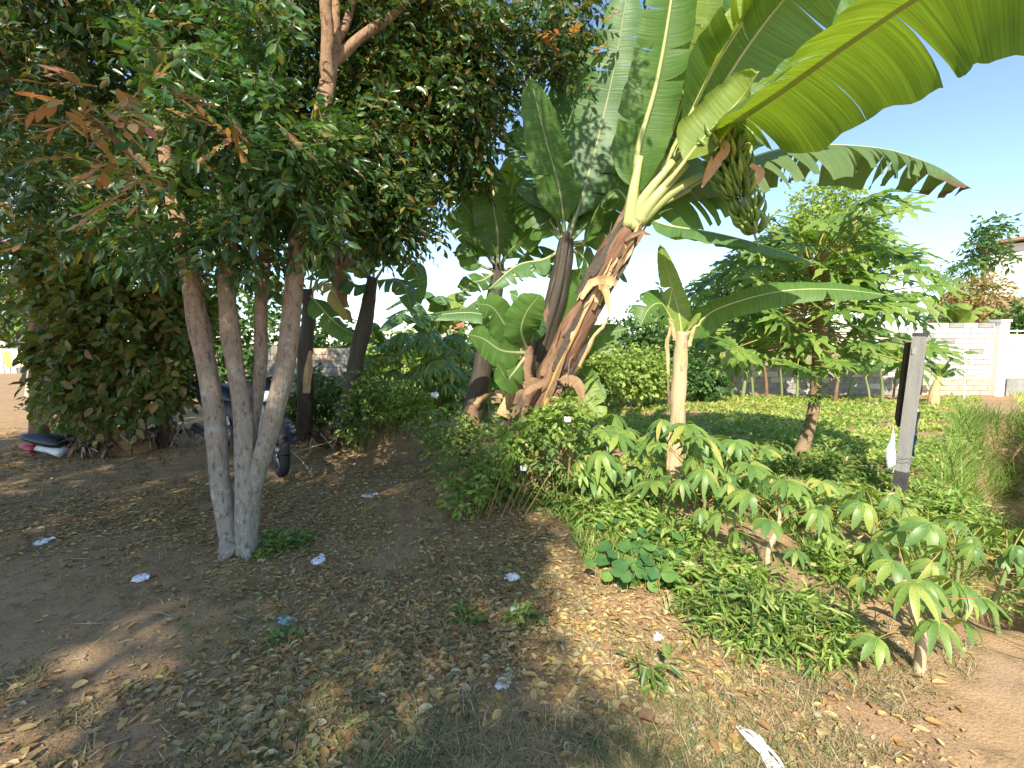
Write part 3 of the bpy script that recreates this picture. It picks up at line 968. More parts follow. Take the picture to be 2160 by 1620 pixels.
def forked_tree():
    b = G(508, 1168)
    t = thing("forked_tree", "forked tree with four pale trunks and red-tipped foliage standing in the leaf litter", "tree", b)
    d = b.y
    g = lambda px, py, dd=0.0: W(px, py, d + dd)
    foot = lambda px, py: Vector((W(px, py, d).x, d, b.z - 0.06))
    limb(t, [foot(486, 1190), g(484, 1120), g(464, 990), g(448, 850), g(420, 680), g(398, 560, .05), g(360, 400, .15), g(330, 220, .3)], [.078, .066, .062, .062, .062, .06, .05, .04], seed=1)
    limb(t, [foot(520, 1190), g(521, 1120), g(518, 1000), g(508, 860), g(490, 720), g(478, 590, .05), g(486, 470, .15), g(500, 300, .3)], [.085, .074, .068, .058, .056, .054, .046, .035], seed=2)
    limb(t, [g(522, 960, .02), g(536, 880, .08), g(549, 760, .12), g(552, 640, .15), g(556, 520, .25), g(540, 380, .4)], [.04, .042, .043, .043, .038, .03], seed=3)
    limb(t, [g(526, 1130, .03), g(536, 1030, .03), g(566, 920, .02), g(600, 770), g(620, 620, .05), g(640, 430, .2), g(672, 260, .4), g(700, 110, .6), g(705, -60, .8)], [.06, .066, .066, .064, .062, .06, .06, .056, .045], seed=4)
    limb(t, [g(702, 130, .58), g(760, 80, .7), g(830, 30, .9), g(900, -30, 1.2)], [.045, .04, .035, .025], "branch", seed=5)
    limb(t, [g(690, 180, .5), g(690, 60, .45), g(685, -60, .4)], [.05, .045, .04], "branch", seed=6)
    limb(t, [g(706, 100, .6), g(740, 20, .9), g(770, -80, 1.3)], [.04, .035, .03], "branch", seed=7)
    limb(t, [g(640, 430, .2), g(730, 330, .6), g(810, 300, 1.0), g(880, 260, 1.2)], [.03, .026, .02, .012], "branch", seed=8)
    limb(t, [g(360, 400, .15), g(250, 300, -.1), g(170, 230, -.4)], [.03, .022, .012], "branch", seed=9)
    for i in range(5):
        a = i * 1.26 + .5
        dv = Vector((math.cos(a), math.sin(a), 0))
        limb(t, [b + dv * .05 + Vector((0, 0, .07)), b + dv * .13 + Vector((0, 0, .005)), b + dv * .2 + Vector((0, 0, -.05))], [.05, .034, .02], "root", seed=30 + i, seg=10)
    blobs = [PB(120, 110, 4.4, 1.3, 1.0, 1.0), PB(330, 60, 4.2, 1.1, 1.0, .9), PB(540, 130, 4.3, .85, .9, .95), PB(470, 330, 3.9, .85, .6, .55), PB(620, 350, 3.6, .45, .5, .45),
             PB(560, 470, 3.45, .50, .40, .28), PB(370, 460, 3.5, .45, .42, .28), PB(230, 420, 3.9, .6, .6, .35),
             PB(800, 330, 4.4, .50, .6, .75), PB(830, 435, 4.4, .42, .5, .32), PB(900, 180, 4.7, .75, .6, .70), PB(980, 90, 4.9, .55, .6, .6), PB(1000, 260, 4.8, .30, .4, .45), PB(820, 60, 4.6, .8, .7, .6),
             PB(1150, 60, 5.0, .50, .4, .42), PB(1280, 30, 5.1, .42, .3, .3), PB(1210, 130, 4.9, .22, .3, .25), PB(700, -150, 4.4, 1.2, 1.2, .6), (.05, 2.5, 5.2, .7, .6, .4)]
    P, u = blob_points(blobs, 4800, .40, 2.6, .5, 3)
    P, u = clear_view(P, u, 640, 770, -60, 262, 4.15)
    lv, tw = twigs_leaves(P, u, 9, .092, .21, .27, 3)
    obj_np("crown", lv, M['crown'], t, 'stuff')
    obj_np("twigs", tw, M['twig'], t, 'stuff')
    blobs = [PB(790, 330, 4.5, .50, .6, .75), PB(830, 430, 4.4, .45, .5, .36), PB(760, 420, 4.6, .4, .5, .35), PB(890, 200, 4.8, .75, .6, .70), PB(960, 300, 4.9, .42, .45, .5), PB(1000, 130, 5.0, .55, .6, .6), PB(850, 90, 4.8, .8, .7, .6), PB(720, 220, 4.8, .6, .6, .7), PB(1150, 50, 5.1, .5, .5, .42)]
    P, u = blob_points(blobs, 2700, .34, 2.6, .3, 13)
    P, u = clear_view(P, u, 640, 780, -60, 250, 4.3)
    lv, tw = twigs_leaves(P, u, 8, .088, .22, .25, 13)
    obj_np("dark_crown", lv, M['crown'], t, 'stuff')
    # greener, lower skirt nearest the viewer
    blobs = [PB(600, 430, 3.05, .34, .25, .22), PB(480, 500, 3.15, .34, .25, .15), PB(650, 330, 3.1, .28, .25, .25), PB(560, 240, 3.2, .32, .3, .30), PB(340, 500, 3.2, .3, .25, .13),
             PB(440, 250, 2.9, .28, .2, .22), PB(380, 110, 2.9, .22, .2, .22), PB(590, 60, 3.3, .4, .3, .25)]
    P, u = blob_points(blobs, 430, .36, 3.2, .4, 4)
    P, u = clear_view(P, u, 625, 790, -60, 262, 4.3)
    lv, tw = twigs_leaves(P, u, 9, .092, .21, .26, 4)
    obj_np("green_skirt", lv, M['crown_green'], t, 'stuff')
    obj_np("twigs", tw, M['twig'], t, 'stuff')
    # young red shoots: every leaf its own object
    lm = []
    for q in range(5):
        r = random.Random(q + 40)
        mb = MB()
        cu, fo = r.uniform(-.22, .05), r.uniform(.05, .2)
        n = 7
        vs, fs, uv = [], [], []
        for i in range(n):
            a = i / (n - 1)
            wv = .21 * math.sin(math.pi * min(1, a * .96 + .03)) ** .75
            for s_ in (-1, 0, 1):
                vs.append((s_ * wv, a, cu * a * a + (fo * wv if s_ else 0)))
                uv.append((a, abs(s_)))
        for i in range(n - 1):
            for j in range(2):
                k = i * 3 + j
                fs.append((k, k + 1, k + 4, k + 3))
        mb.add(vs, fs, uv)
        lm.append(mb.mesh("leaf", M['crown_red'], True))
    r = random.Random(11)
    shoots = []
    def sprays(cx, cy, d0, sx, sy, n):
        for _ in range(n):
            shoots.append((W(cx + r.gauss(0, sx), cy + r.gauss(0, sy), d0 + r.uniform(-.15, .15)), 0))
    sprays(200, 200, 2.35, 55, 40, 9)
    sprays(300, 260, 2.35, 85, 65, 9)
    sprays(240, 360, 2.4, 45, 40, 8)
    sprays(480, 270, 2.6, 40, 25, 3)
    sprays(40, 480, 3.2, 40, 50, 3)
    sprays(390, 590, 3.15, 12, 8, 1)
    sprays(1170, 90, 4.6, 30, 35, 3)
    sprays(1270, 50, 4.6, 25, 25, 2)
    cnt = 0
    stems = MB()
    for p, _ in shoots:
        dv = Vector((r.uniform(-1, .5), r.uniform(-.5, .2), r.uniform(-.5, .45))).normalized()
        ln = r.uniform(.14, .24)
        sd = dv.cross(Vector((0, 0, 1))).normalized()
        pts = [p + dv * (ln * q / 4) + Vector((0, 0, -.18 * ln * (q / 4) ** 2)) for q in range(5)]
        stems.tube(pts, [.003, .0027, .0022, .0018, .0012], 4, False)
        for j in range(8):
            a = (j + .6) / 8
            q = p + dv * (ln * a) + Vector((0, 0, -.18 * ln * a * a))
            s_ = 1 if j % 2 else -1
            ld = (dv * .7 + sd * s_ * r.uniform(.5, .9) + Vector((0, 0, r.uniform(-.35, .15)))).normalized() if j < 7 else dv
            up = Vector((r.uniform(-.4, .4), r.uniform(-.9, 0), 1))
            x = ld.cross(up).normalized()
            z = x.cross(ld)
            o = bpy.data.objects.new("leaf", lm[r.randrange(5)])
            L = r.uniform(.06, .10)
            mt = Matrix((x, ld, z)).transposed().to_4x4()
            o.matrix_local = Matrix.Translation(q - worg(t)) @ mt @ Matrix.Scale(L, 4)
            link(o, t)
            cnt += 1
    stems.build("red_shoots", M['petiole_red'], t, True, 'stuff')


forked_tree()


def leafy_tree(name, label, trunks, blobs, n, mat, L=.1, wl=.22, k=8, tw=.3, gap=.42, gs=2.2, seed=0, bark='bark_far', tmpl=T_LEAF, droop=.35, cat_="tree", group=None, shell=.5, rough=.1):
    base = Vector(trunks[0][0][0])
    base.z = float(H(base.x, base.y))
    t = thing(name, label, cat_, base, group)
    for i, (ctrl, rad) in enumerate(trunks):
        limb(t, ctrl, rad, "trunk" if i == 0 or Vector(ctrl[0]).z < .3 else "branch", bark, 9, 18, rough, seed + i)
    P, u = blob_points(blobs, n, gap, gs, shell, seed)
    P = P[P[:, 2] > 0.05]
    u = u[:len(P)]
    lv, tv = twigs_leaves(P, u, k, L, wl, tw, seed, droop, tmpl)
    obj_np("crown", lv, M[mat], t, 'stuff')
    if tmpl is T_LEAF:
        obj_np("twigs", tv, M['twig'], t, 'stuff')
    return t


def up(px, py, d):
    """foot on the ground below pixel column px at distance d"""
    p = W(px, py, d)
    return Vector((p.x, p.y, float(H(p.x, p.y)) - .05))


def other_trees():
    # brown trunked tree behind the forked one
    leafy_tree("shade_tree", "brown trunked tree of the same kind standing in shade behind the forked tree", [
        ([up(345, 900, 6.6), W(345, 760, 6.6), W(338, 600, 6.6), W(330, 400, 6.5)], [.10, .09, .085, .06]),
        ([W(372, 800, 6.7), W(378, 700, 6.7), W(385, 560, 6.8), W(420, 380, 7.0)], [.07, .065, .06, .05])],
        [PB(330, 420, 6.6, 1.2, .9, .9), PB(180, 330, 6.6, 1.2, 1.0, 1.0), PB(480, 330, 6.9, 1.3, .9, 1.2), PB(620, 300, 7.2, 1.0, .8, 1.0), PB(300, 200, 6.5, 1.5, 1, 1.2), PB(560, 520, 7.2, .8, .5, .5)],
        1500, 'crown', .11, .23, 8, .32, .38, 1.6, 21)
    # left edge tree
    leafy_tree("edge_tree", "slim trunked tree at the left edge beside the dirt track", [
        ([up(80, 900, 7.6), W(80, 760, 7.6), W(84, 640, 7.6), W(92, 500, 7.5), W(80, 300, 7.4)], [.13, .12, .11, .10, .07])],
        [PB(20, 520, 7.4, .9, .8, .7), PB(-60, 380, 7, 1.3, 1, 1.2), PB(60, 250, 7, 1.4, 1.2, 1.2), PB(30, 620, 8.5, .6, .6, .6), PB(130, 520, 7.2, .5, .4, .4)],
        1200, 'crown', .11, .23, 8, .32, .38, 1.7, 33)
    # tall leafy bush that fills the space under the left crown
    leafy_tree("tall_bush", "tall dark leafy bush filling the shade left of the forked tree", [
        ([up(230, 930, 6.3), W(225, 800, 6.3), W(220, 650, 6.3)], [.05, .04, .02]),
        ([up(300, 930, 6.3), W(305, 800, 6.3), W(310, 680, 6.3)], [.045, .035, .02])],
        [PB(170, 620, 6.2, .65, .4, .7), PB(270, 560, 6.1, .7, .4, .7), PB(280, 700, 6.1, .8, .4, .6), PB(180, 770, 6.2, .65, .4, .55), PB(130, 690, 6.4, .4, .4, .6), PB(340, 760, 6.1, .5, .35, .5), PB(240, 835, 6.1, .75, .3, .3), PB(370, 640, 6.2, .4, .35, .6), PB(120, 540, 6.3, .5, .4, .5)],
        1250, 'curtain', .14, .30, 6, .26, .33, 2.0, 45, cat_="bush", droop=.9)
    leafy_tree("low_bush", "small fine leaved green bush at the left rim of the dark thicket", [
        ([up(130, 915, 6.9), W(130, 880, 6.9)], [.02, .012])],
        [PB(130, 850, 6.8, .38, .3, .36), PB(180, 870, 6.7, .35, .3, .30)], 420, 'weed', .055, .30, 7, .12, .30, 3, 46, cat_="bush")
    leafy_tree("low_bush", "dense dark green bush right of the forked tree's trunks", [
        ([up(680, 890, 7.4), W(680, 840, 7.4)], [.02, .012])],
        [PB(665, 830, 7.3, .45, .35, .42), PB(720, 860, 7.2, .42, .35, .40), PB(640, 870, 7.3, .4, .3, .3), PB(760, 830, 7.4, .3, .3, .45)], 760, 'weed', .065, .30, 7, .14, .30, 3, 47, cat_="bush")
    # tall trees that stand well behind the viewer on the left: their crowns throw the shade that lies on the left of the ground
    def over(gx, gy, z, rx, ry, rz):
        k = z / math.tan(R(SUN_EL))
        return (gx + math.sin(R(SUN_AZ)) * k, gy + math.cos(R(SUN_AZ)) * k, z, rx, ry, rz)
    for i, (x, y, bl) in enumerate([
        (-4.6, -8.2, [over(-.72, 2.3, 8.2, .85, 1.3, 1.0), over(-2.3, 3.1, 8.2, 1.0, .9, .7), over(-1.55, .5, 8.6, .9, .5, .4), over(-4.0, 1.6, 7.8, 1.7, 1.5, 1.1), over(-3.2, .3, 8.8, 1.0, .8, .7), over(-.6, 3.6, 8.6, .8, .7, .5), over(.36, 1.5, 8.4, .45, .35, .25)]),  # last blob is added as stand-in for the viewer's own shadow
        (-4.4, -4.6, [over(-1.35, 4.2, 8.0, 1.6, 1.1, .8), over(-3.9, 4.3, 8.0, 1.6, 1.2, .9), over(-4.0, 7.4, 8.2, 1.7, 1.5, 1.1)]),
        (-9.4, -5.0, [over(-6.8, 2.6, 7.6, 1.8, 1.6, 1.2), over(-6.8, 5.6, 8.0, 1.8, 1.6, 1.2), over(-6.6, 8.6, 8.0, 1.6, 1.5, 1.1)])]):
        leafy_tree("shade_tree", ["tall tree behind the viewer whose crown shades the near litter", "tall tree behind the viewer whose crown shades the forked tree", "tall tree far to the viewer's left whose crown shades the track"][i], [
            ([(x, y, -.05), (x + .1, y + .1, 3), (x + .3, y + .1, 5.5), (x + .5, y + .2, 7.6)], [.20, .17, .13, .07])],
            bl, 2300, 'crown', .17, .28, 6, .38, .30, .9, 60 + i, tmpl=T_SIMPLE)

    # far trees
    leafy_tree("round_tree", "broad round crowned light green tree far behind the papaya", [
        ([up(1740, 830, 19), W(1740, 700, 19), W(1740, 560, 19)], [.22, .2, .14])],
        [PB(1740, 500, 19, 1.9, 1.6, 1.5), PB(1745, 430, 19, 1.3, 1.2, .9), PB(1680, 540, 19, 1.3, 1.3, 1.2), PB(1810, 540, 19, 1.3, 1.3, 1.3), PB(1720, 620, 19, 2.0, 1.4, 1.2)],
        2200, 'far', .17, .3, 6, .45, .34, 1.3, 71, tmpl=T_SIMPLE)
    leafy_tree("far_tree", "dark green tree standing left of the round crowned tree", [
        ([up(1570, 830, 17), W(1570, 700, 17), W(1570, 600, 17)], [.14, .12, .08])],
        [PB(1560, 600, 17, .9, .8, .9), PB(1600, 560, 17, .8, .7, .7), PB(1545, 560, 17, .5, .5, .5), PB(1590, 680, 17, 1.1, .8, .8)],
        900, 'far_dark', .17, .28, 6, .4, .36, 1.4, 72, tmpl=T_SIMPLE)
    leafy_tree("far_tree", "bushy green tree behind the young pale stemmed banana", [
        ([up(1440, 830, 15), W(1440, 720, 15), W(1440, 650, 15)], [.12, .1, .06])],
        [PB(1445, 640, 15, .75, .7, .6), PB(1470, 690, 15, .8, .7, .6), PB(1400, 640, 15, .4, .4, .35), PB(1440, 740, 15, .7, .6, .6)],
        700, 'far_dark', .20, .22, 6, .4, .36, 1.5, 73, tmpl=T_SIMPLE)
    leafy_tree("tall_tree", "tall thin crowned tree against the sky at upper right", [
        ([up(2070, 830, 20), W(2072, 640, 20), W(2083, 480, 20)], [.12, .09, .05])],
        [PB(2098, 480, 20, .55, .4, .3), PB(2068, 510, 20, .5, .4, .28), PB(2095, 535, 20, .55, .4, .22), PB(2050, 560, 20, .5, .4, .2)],
        170, 'far_dark', .26, .2, 6, .5, .38, 1.6, 74, tmpl=T_SIMPLE)
    leafy_tree("orange_tree", "orange and green leaved tree in front of the house's brown roof", [
        ([up(2060, 830, 18), W(2060, 740, 18), W(2060, 660, 18)], [.10, .08, .05])],
        [PB(2060, 620, 18, 1.0, .8, .7), PB(2020, 650, 18, .8, .7, .5), PB(2120, 660, 18, .9, .8, .5), PB(2070, 610, 18, .5, .6, .35)],
        480, 'far_orange', .16, .26, 6, .4, .44, 1.6, 75, tmpl=T_SIMPLE)
    leafy_tree("far_shrub", "dark bushy shrub above the railing gate", [
        ([up(2150, 830, 16), W(2150, 740, 16)], [.06, .04])],
        [PB(2150, 670, 16, .7, .5, .45), PB(2180, 690, 16, .6, .5, .35)], 260, 'far_dark', .15, .28, 6, .3, .38, 1.8, 76, tmpl=T_SIMPLE, cat_="shrub")
    leafy_tree("bare_tree", "thin grey half bare tree between papaya and tall tree", [
        ([up(2000, 830, 20), W(2005, 700, 20), W(2010, 600, 20)], [.08, .06, .03]),
        ([W(2005, 690, 20), W(1985, 600, 20), W(1970, 560, 20)], [.035, .02, .01]),
        ([W(2005, 680, 20), W(2030, 600, 20), W(2040, 570, 20)], [.035, .02, .01])],
        [PB(2000, 590, 20, .9, .6, .6)], 120, 'far_dark', .12, .2, 5, .4, .40, 1.8, 77, tmpl=T_SIMPLE)
    # far hedge of shrubs left of the young banana
    for i, (px, py, d, s_, lab, mm) in enumerate([
        (1250, 780, 10.5, .62, "rounded light green shrub just right of the leaning banana stem", 'far'),
        (1310, 770, 10.8, .70, "largest rounded shrub of the sunny hedge below the domed tank", 'far'),
        (1370, 780, 11.2, .62, "light green shrub at the hedge end left of the young banana", 'far'),
        (1350, 700, 22, 1.3, "taller dark shrub behind the sunny hedge", 'far_dark'),
        (1480, 790, 12, .55, "low shrub right of the young banana's stem", 'far_dark')]):
        q = W(px, py, d)
        leafy_tree("hedge_shrub", lab, [([up(px, 830, d), W(px, py + 10, d)], [.04, .02])],
                   [(q.x, q.y, q.z, s_ * 1.05, s_, s_ * .72), (q.x - s_ * .4, q.y - .1, q.z - s_ * .35, s_ * .8, s_ * .7, s_ * .6), (q.x + s_ * .45, q.y, q.z - s_ * .4, s_ * .8, s_ * .7, s_ * .6)],
                   430, mm, .115 if d < 15 else .22, .34, 6, .2 if d < 15 else .4, .30, 2.6, 80 + i, tmpl=T_SIMPLE, cat_="shrub", group="hedge shrubs at the field's far side")
    # far greenery closing the gap behind left-of-centre
    for i, (px, py, d, sx, sz, lab, mm) in enumerate([
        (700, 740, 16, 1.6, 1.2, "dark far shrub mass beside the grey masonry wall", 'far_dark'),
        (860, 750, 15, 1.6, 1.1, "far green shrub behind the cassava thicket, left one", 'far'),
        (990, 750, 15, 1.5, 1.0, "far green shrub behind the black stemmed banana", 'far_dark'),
        (20, 640, 26, 3.0, 1.9, "sunlit yellow green tree far beyond the track at left edge", 'far'),
        (-120, 600, 25, 3.0, 2.4, "far tree just past the left edge of the track", 'far_dark'),
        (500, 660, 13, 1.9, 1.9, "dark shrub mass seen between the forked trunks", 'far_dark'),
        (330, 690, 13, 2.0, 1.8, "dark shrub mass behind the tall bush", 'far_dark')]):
        q = W(px, py, d)
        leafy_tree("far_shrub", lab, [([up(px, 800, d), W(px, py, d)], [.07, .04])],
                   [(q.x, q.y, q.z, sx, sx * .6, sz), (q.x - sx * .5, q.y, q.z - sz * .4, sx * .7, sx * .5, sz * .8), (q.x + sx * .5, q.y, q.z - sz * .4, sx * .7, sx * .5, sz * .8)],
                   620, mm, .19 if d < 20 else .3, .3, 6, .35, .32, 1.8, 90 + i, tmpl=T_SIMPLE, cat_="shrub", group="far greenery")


other_trees()


# ================================================================== BANANA PLANTS
def banana_leaf(t, ctrl, hw, nrm, mat='ban', pet=.22, fold=(.25, .25), droop=.25, tears=3, seed=0, rib='midrib', r0=.022, gap=.012, nrm2=None, nseg=40, tipcut=1.0, name="leaf"):
    """one banana leaf: blade (two halves, split by tears into strips) and its midrib as a sub-part"""
    rr = random.Random(seed * 13 + 5)
    pts = spline(ctrl, nseg)
    ln = [0]
    for i in range(1, nseg):
        ln.append(ln[-1] + (pts[i] - pts[i - 1]).length)
    tot = ln[-1]
    mb = MB()
    N0, N1 = Vector(nrm).normalized(), Vector(nrm2 or nrm).normalized()
    fr = []
    for i in range(nseg):
        a = i / (nseg - 1)
        T = (pts[min(i + 1, nseg - 1)] - pts[max(i - 1, 0)]).normalized()
        N = (N0 * (1 - a) + N1 * a)
        N = (N - T * N.dot(T)).normalized()
        fr.append((T, N, T.cross(N)))
    i0 = int(pet * (nseg - 1))
    K = 7
    for s_ in (-1, 1):
        fo = fold[0] if s_ < 0 else fold[1]
        cuts = sorted(set([i0] + [rr.randrange(i0 + 3, nseg - 2) for _ in range(tears)] + [nseg - 1]))
        ph = rr.uniform(0, 9)
        for a, b in zip(cuts[:-1], cuts[1:]):
            df = rr.uniform(-.16, .12) if tears else 0
            sh = rr.uniform(-.04, .04) if tears else 0
            lc = 1 - rr.random() ** 3 * .14 if tears else 1
            vs, fs, uv = [], [], []
            m = b - a + 1
            for i in range(a, b + 1):
                T, N, B = fr[i]
                u = (i - i0) / (nseg - 1 - i0)
                wv = hw * min(1, (max(u, .0) / .16 + .02)) ** .55 * max(0.0, 1 - (u * tipcut) ** 3.2) ** .6 * lc
                e = (i - a) / max(1, m - 1)
                squeeze = (1 if i == a else (-1 if i == b else 0)) * gap
                if i == i0:
                    squeeze = 0
                for j in range(K):
                    v = j / (K - 1)
                    f = fo + df * v
                    wob = .035 * math.sin(u * 21 + ph + v * 2) * v + .02 * math.sin(u * 57 + ph) * v * v
                    ragged = 1 + (rr.uniform(-.035, .02) if j == K - 1 else 0)
                    off = B * (s_ * math.cos(f * v) * wv * v * ragged) + N * (math.sin(f) * wv * v - droop * wv * v * v * 1.4 + wob * wv * 1.6)
                    p = pts[i] + off + T * (squeeze * v * (1 + rr.random() * .8) * v * (3 if tears > 8 else 1.2) + sh * v * v + .10 * wv * v)
                    vs.append(p)
                    uv.append((ln[i], v * .6 + max(0, u - .72) * 1.6))
            for i in range(m - 1):
                for j in range(K - 1):
                    q = i * K + j
                    fs.append((q, q + 1, q + K + 1, q + K))
            mb.add(vs, fs, uv)
    lf = mb.build(name, M[mat], t)
    rad = [r0 * (1 - .86 * (ln[i] / tot) ** .8) for i in range(nseg)]
    rp = [pts[i] - fr[i][1] * rad[i] * .55 for i in range(nseg)]
    MB().tube(rp, rad, 6, True).build("midrib", M[rib], lf)
    return lf


def sheath_strip(t, pts, wid, side, mat='sheath', curl=.35, name="dry_sheath"):
    n = len(pts)
    q = spline(pts, 9)
    wv = [np.interp(i / 8 * (len(wid) - 1), range(len(wid)), wid) for i in range(9)]
    rr = random.Random(len(pts) * 7 + int(abs(q[0].x) * 1000))
    q = [p + Vector((rr.uniform(-1, 1), rr.uniform(-1, 1), rr.uniform(-1, 1))) * .008 for p in q]
    return MB().ribbon(q, wv, side, curl=curl).build(name, M[mat], t)


def stem_ridged(t, ctrl, rad, mat, seed=0, name="stem", n=16, seg=30, rough=.16):
    return limb(t, ctrl, rad, name, mat, n, seg, rough, seed)


def main_banana():
    D = 4.2
    b = W(1098, 950, 4.35)
    b.z = float(H(b.x, b.y)) - .05
    t = thing("banana_plant", "leaning banana plant with red brown stem, huge backlit leaves and a hanging fruit bunch", "banana plant", b)
    stem_ridged(t, [b, W(1148, 850, 4.3), W(1190, 740, 4.25), W(1255, 610, D), W(1310, 510, D), W(1345, 440, D)], [.14, .135, .126, .116, .104, .082], 'stem_red', 3, seg=48, rough=.26)
    # peeling sheaths: many narrow ragged shreds that follow the stem
    axis_ = spline([W(1128, 890, 4.32), W(1148, 850, 4.3), W(1190, 740, 4.25), W(1255, 610, D), W(1310, 510, D), W(1345, 440, D)], 60)
    rs = random.Random(77)
    tov = Vector((0, -1, .15))
    for q in range(30):
        k = rs.randrange(2, 46)
        m_ = rs.randrange(5, 20)
        th = rs.uniform(-1.25, 1.25)
        pp, wd = [], []
        for j in range(5):
            c = axis_[min(59, k + int(m_ * j / 4))]
            tg = (axis_[min(59, k + 3)] - axis_[max(0, k - 3)]).normalized()
            sd = tg.cross(tov).normalized()
            fr_ = sd.cross(tg)
            if fr_.y > 0:
                fr_ = -fr_
            rad = np.interp(min(59, k + m_ * j / 4), [0, 15, 30, 45, 59], [.136, .127, .116, .102, .084])
            a = th + rs.uniform(-.06, .06)
            lift = (.012 if j < 3 else .012 + .03 * rs.random() * (j - 2)) + .012
            pp.append(c + (sd * math.sin(a) + fr_ * math.cos(a)) * (rad + lift))
            wd.append([.018, .03, .028, .018, .004][j] * rs.uniform(.5, 1.15))
        lowk = k / 59
        mm = rs.choice(['sheath', 'sheath_dark', 'sheath_dark', 'stem_dark', 'stem_dark']) if lowk > .22 else rs.choice(['sheath_orange', 'sheath_orange', 'sheath_dark', 'sheath'])
        sheath_strip(t, pp, wd, (axis_[min(59, k + 3)] - axis_[k]).cross(tov), mm, rs.uniform(-.5, .6))
    for pp, wd, sd, mm, cu in [
        ([(1225, 632, 4.04), (1245, 602, 4.02), (1280, 592, 4.0), (1300, 600, 4.02)], [.015, .035, .04, .025], (.2, .1, 1), 'sheath', .4),
        ([(1262, 597, 4.0), (1277, 617, 3.98), (1282, 662, 3.98)], [.05, .032, .005], (1, .1, 0), 'sheath', .6),
        ([(1225, 775, 4.04), (1255, 710, 4.02), (1288, 668, 4.04)], [.022, .022, .006], (.6, .1, .6), 'sheath', .5),
        ([(1320, 505, 4.07), (1350, 490, 4.02), (1372, 497, 4.0)], [.02, .02, .006], (.2, .1, 1), 'sheath_dark', .5)]:
        sheath_strip(t, [W(*p) for p in pp], wd, sd, mm, cu)
    # dead leaves hanging at the foot
    for q, pp in enumerate([[(1150, 800, 4.2), (1110, 820, 4.05), (1085, 880, 3.95)], [(1175, 800, 4.1), (1215, 810, 4.0), (1232, 850, 3.95)]]):
        banana_leaf(t, [W(*p) for p in pp], .07, (.3, -.9, .3), mat='ban_dry', pet=.1, fold=(.6, .5), droop=.2, tears=3, seed=90 + q, rib='sheath_dark', r0=.012, name="dead_leaf")
    C = (1345, 452, D)
    L = lambda pts, hw, n, **k: banana_leaf(t, [W(*p) for p in [C] + pts], hw, n, **k)
    # the great leaf that sweeps up and over to the right, toward the viewer
    L([(1430, 345, 4.1), (1550, 255, 3.7), (1650, 188, 3.25), (1810, 75, 2.7), (2000, -40, 2.3), (2330, -150, 2.0), (2750, -190, 1.8)], .40, (-.1, .1, 1), mat='ban', pet=.24, fold=(-.62, .0), droop=.22, tears=6, seed=4, r0=.036, gap=.010, nseg=66, tipcut=.72)
    # dark leaf above it
    L([(1455, 290, 4.15), (1575, 100, 4.0), (1690, -40, 3.8), (1850, -170, 3.5)], .50, (.25, .55, .8), mat='ban', pet=.24, fold=(-.3, -.3), droop=.25, tears=2, seed=2, r0=.034, gap=.006, tipcut=.8)
    # upright leaves
    L([(1345, 330, 4.1), (1385, 180, 4.0), (1415, 10, 3.9), (1440, -200, 3.8)], .25, (.55, .6, .2), mat='ban', pet=.12, fold=(.5, .1), droop=.2, tears=3, seed=3, r0=.034, rib='midrib', tipcut=.75)
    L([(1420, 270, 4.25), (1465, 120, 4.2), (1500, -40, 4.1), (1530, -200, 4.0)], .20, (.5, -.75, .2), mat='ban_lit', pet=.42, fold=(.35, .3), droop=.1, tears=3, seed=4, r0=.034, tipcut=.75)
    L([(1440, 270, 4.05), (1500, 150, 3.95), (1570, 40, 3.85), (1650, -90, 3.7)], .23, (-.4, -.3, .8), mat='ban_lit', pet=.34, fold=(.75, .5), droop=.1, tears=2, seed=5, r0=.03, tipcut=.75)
    L([(1430, 310, 4.3), (1510, 150, 4.5), (1570, -20, 4.6), (1610, -160, 4.6)], .27, (-.2, .6, .7), mat='ban', pet=.3, fold=(.3, .3), droop=.1, tears=4, seed=6, r0=.03, tipcut=.75)
    L([(1400, 330, 4.4), (1420, 200, 4.6), (1430, 60, 4.8), (1450, -60, 4.9)], .24, (.3, -.7, .4), mat='ban', pet=.2, fold=(.2, .2), droop=.15, tears=5, seed=7, r0=.028, tipcut=.8)
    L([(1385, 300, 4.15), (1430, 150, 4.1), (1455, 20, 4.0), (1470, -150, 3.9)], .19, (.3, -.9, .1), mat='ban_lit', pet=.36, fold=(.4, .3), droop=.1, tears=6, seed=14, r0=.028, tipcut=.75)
    L([(1460, 240, 4.4), (1530, 90, 4.5), (1590, -60, 4.5)], .22, (.0, .5, .8), mat='ban', pet=.3, fold=(.3, .3), droop=.1, tears=7, seed=15, r0=.026, tipcut=.8)
    # curled bright leaf in the middle
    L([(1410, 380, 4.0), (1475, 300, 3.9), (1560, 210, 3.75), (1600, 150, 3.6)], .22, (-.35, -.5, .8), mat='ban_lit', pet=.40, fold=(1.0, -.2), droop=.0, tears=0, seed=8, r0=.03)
    # arching leaf to the right, tip torn and dry
    L([(1440, 405, 4.3), (1540, 350, 4.4), (1680, 308, 4.5), (1850, 312, 4.55), (1960, 345, 4.5), (2050, 398, 4.45)], .36, (.0, .15, 1), mat='ban_worn', pet=.20, fold=(-.15, -.75), droop=.35, tears=15, seed=19, r0=.026, gap=.012, nseg=64)
    # lower leaf under the fruit bunch
    L([(1410, 475, 4.1), (1510, 492, 3.95), (1620, 520, 3.85), (1725, 556, 3.8)], .20, (.1, -.25, 1), mat='ban_blue', pet=.12, fold=(-.1, -.1), droop=.3, tears=2, seed=10, r0=.022)
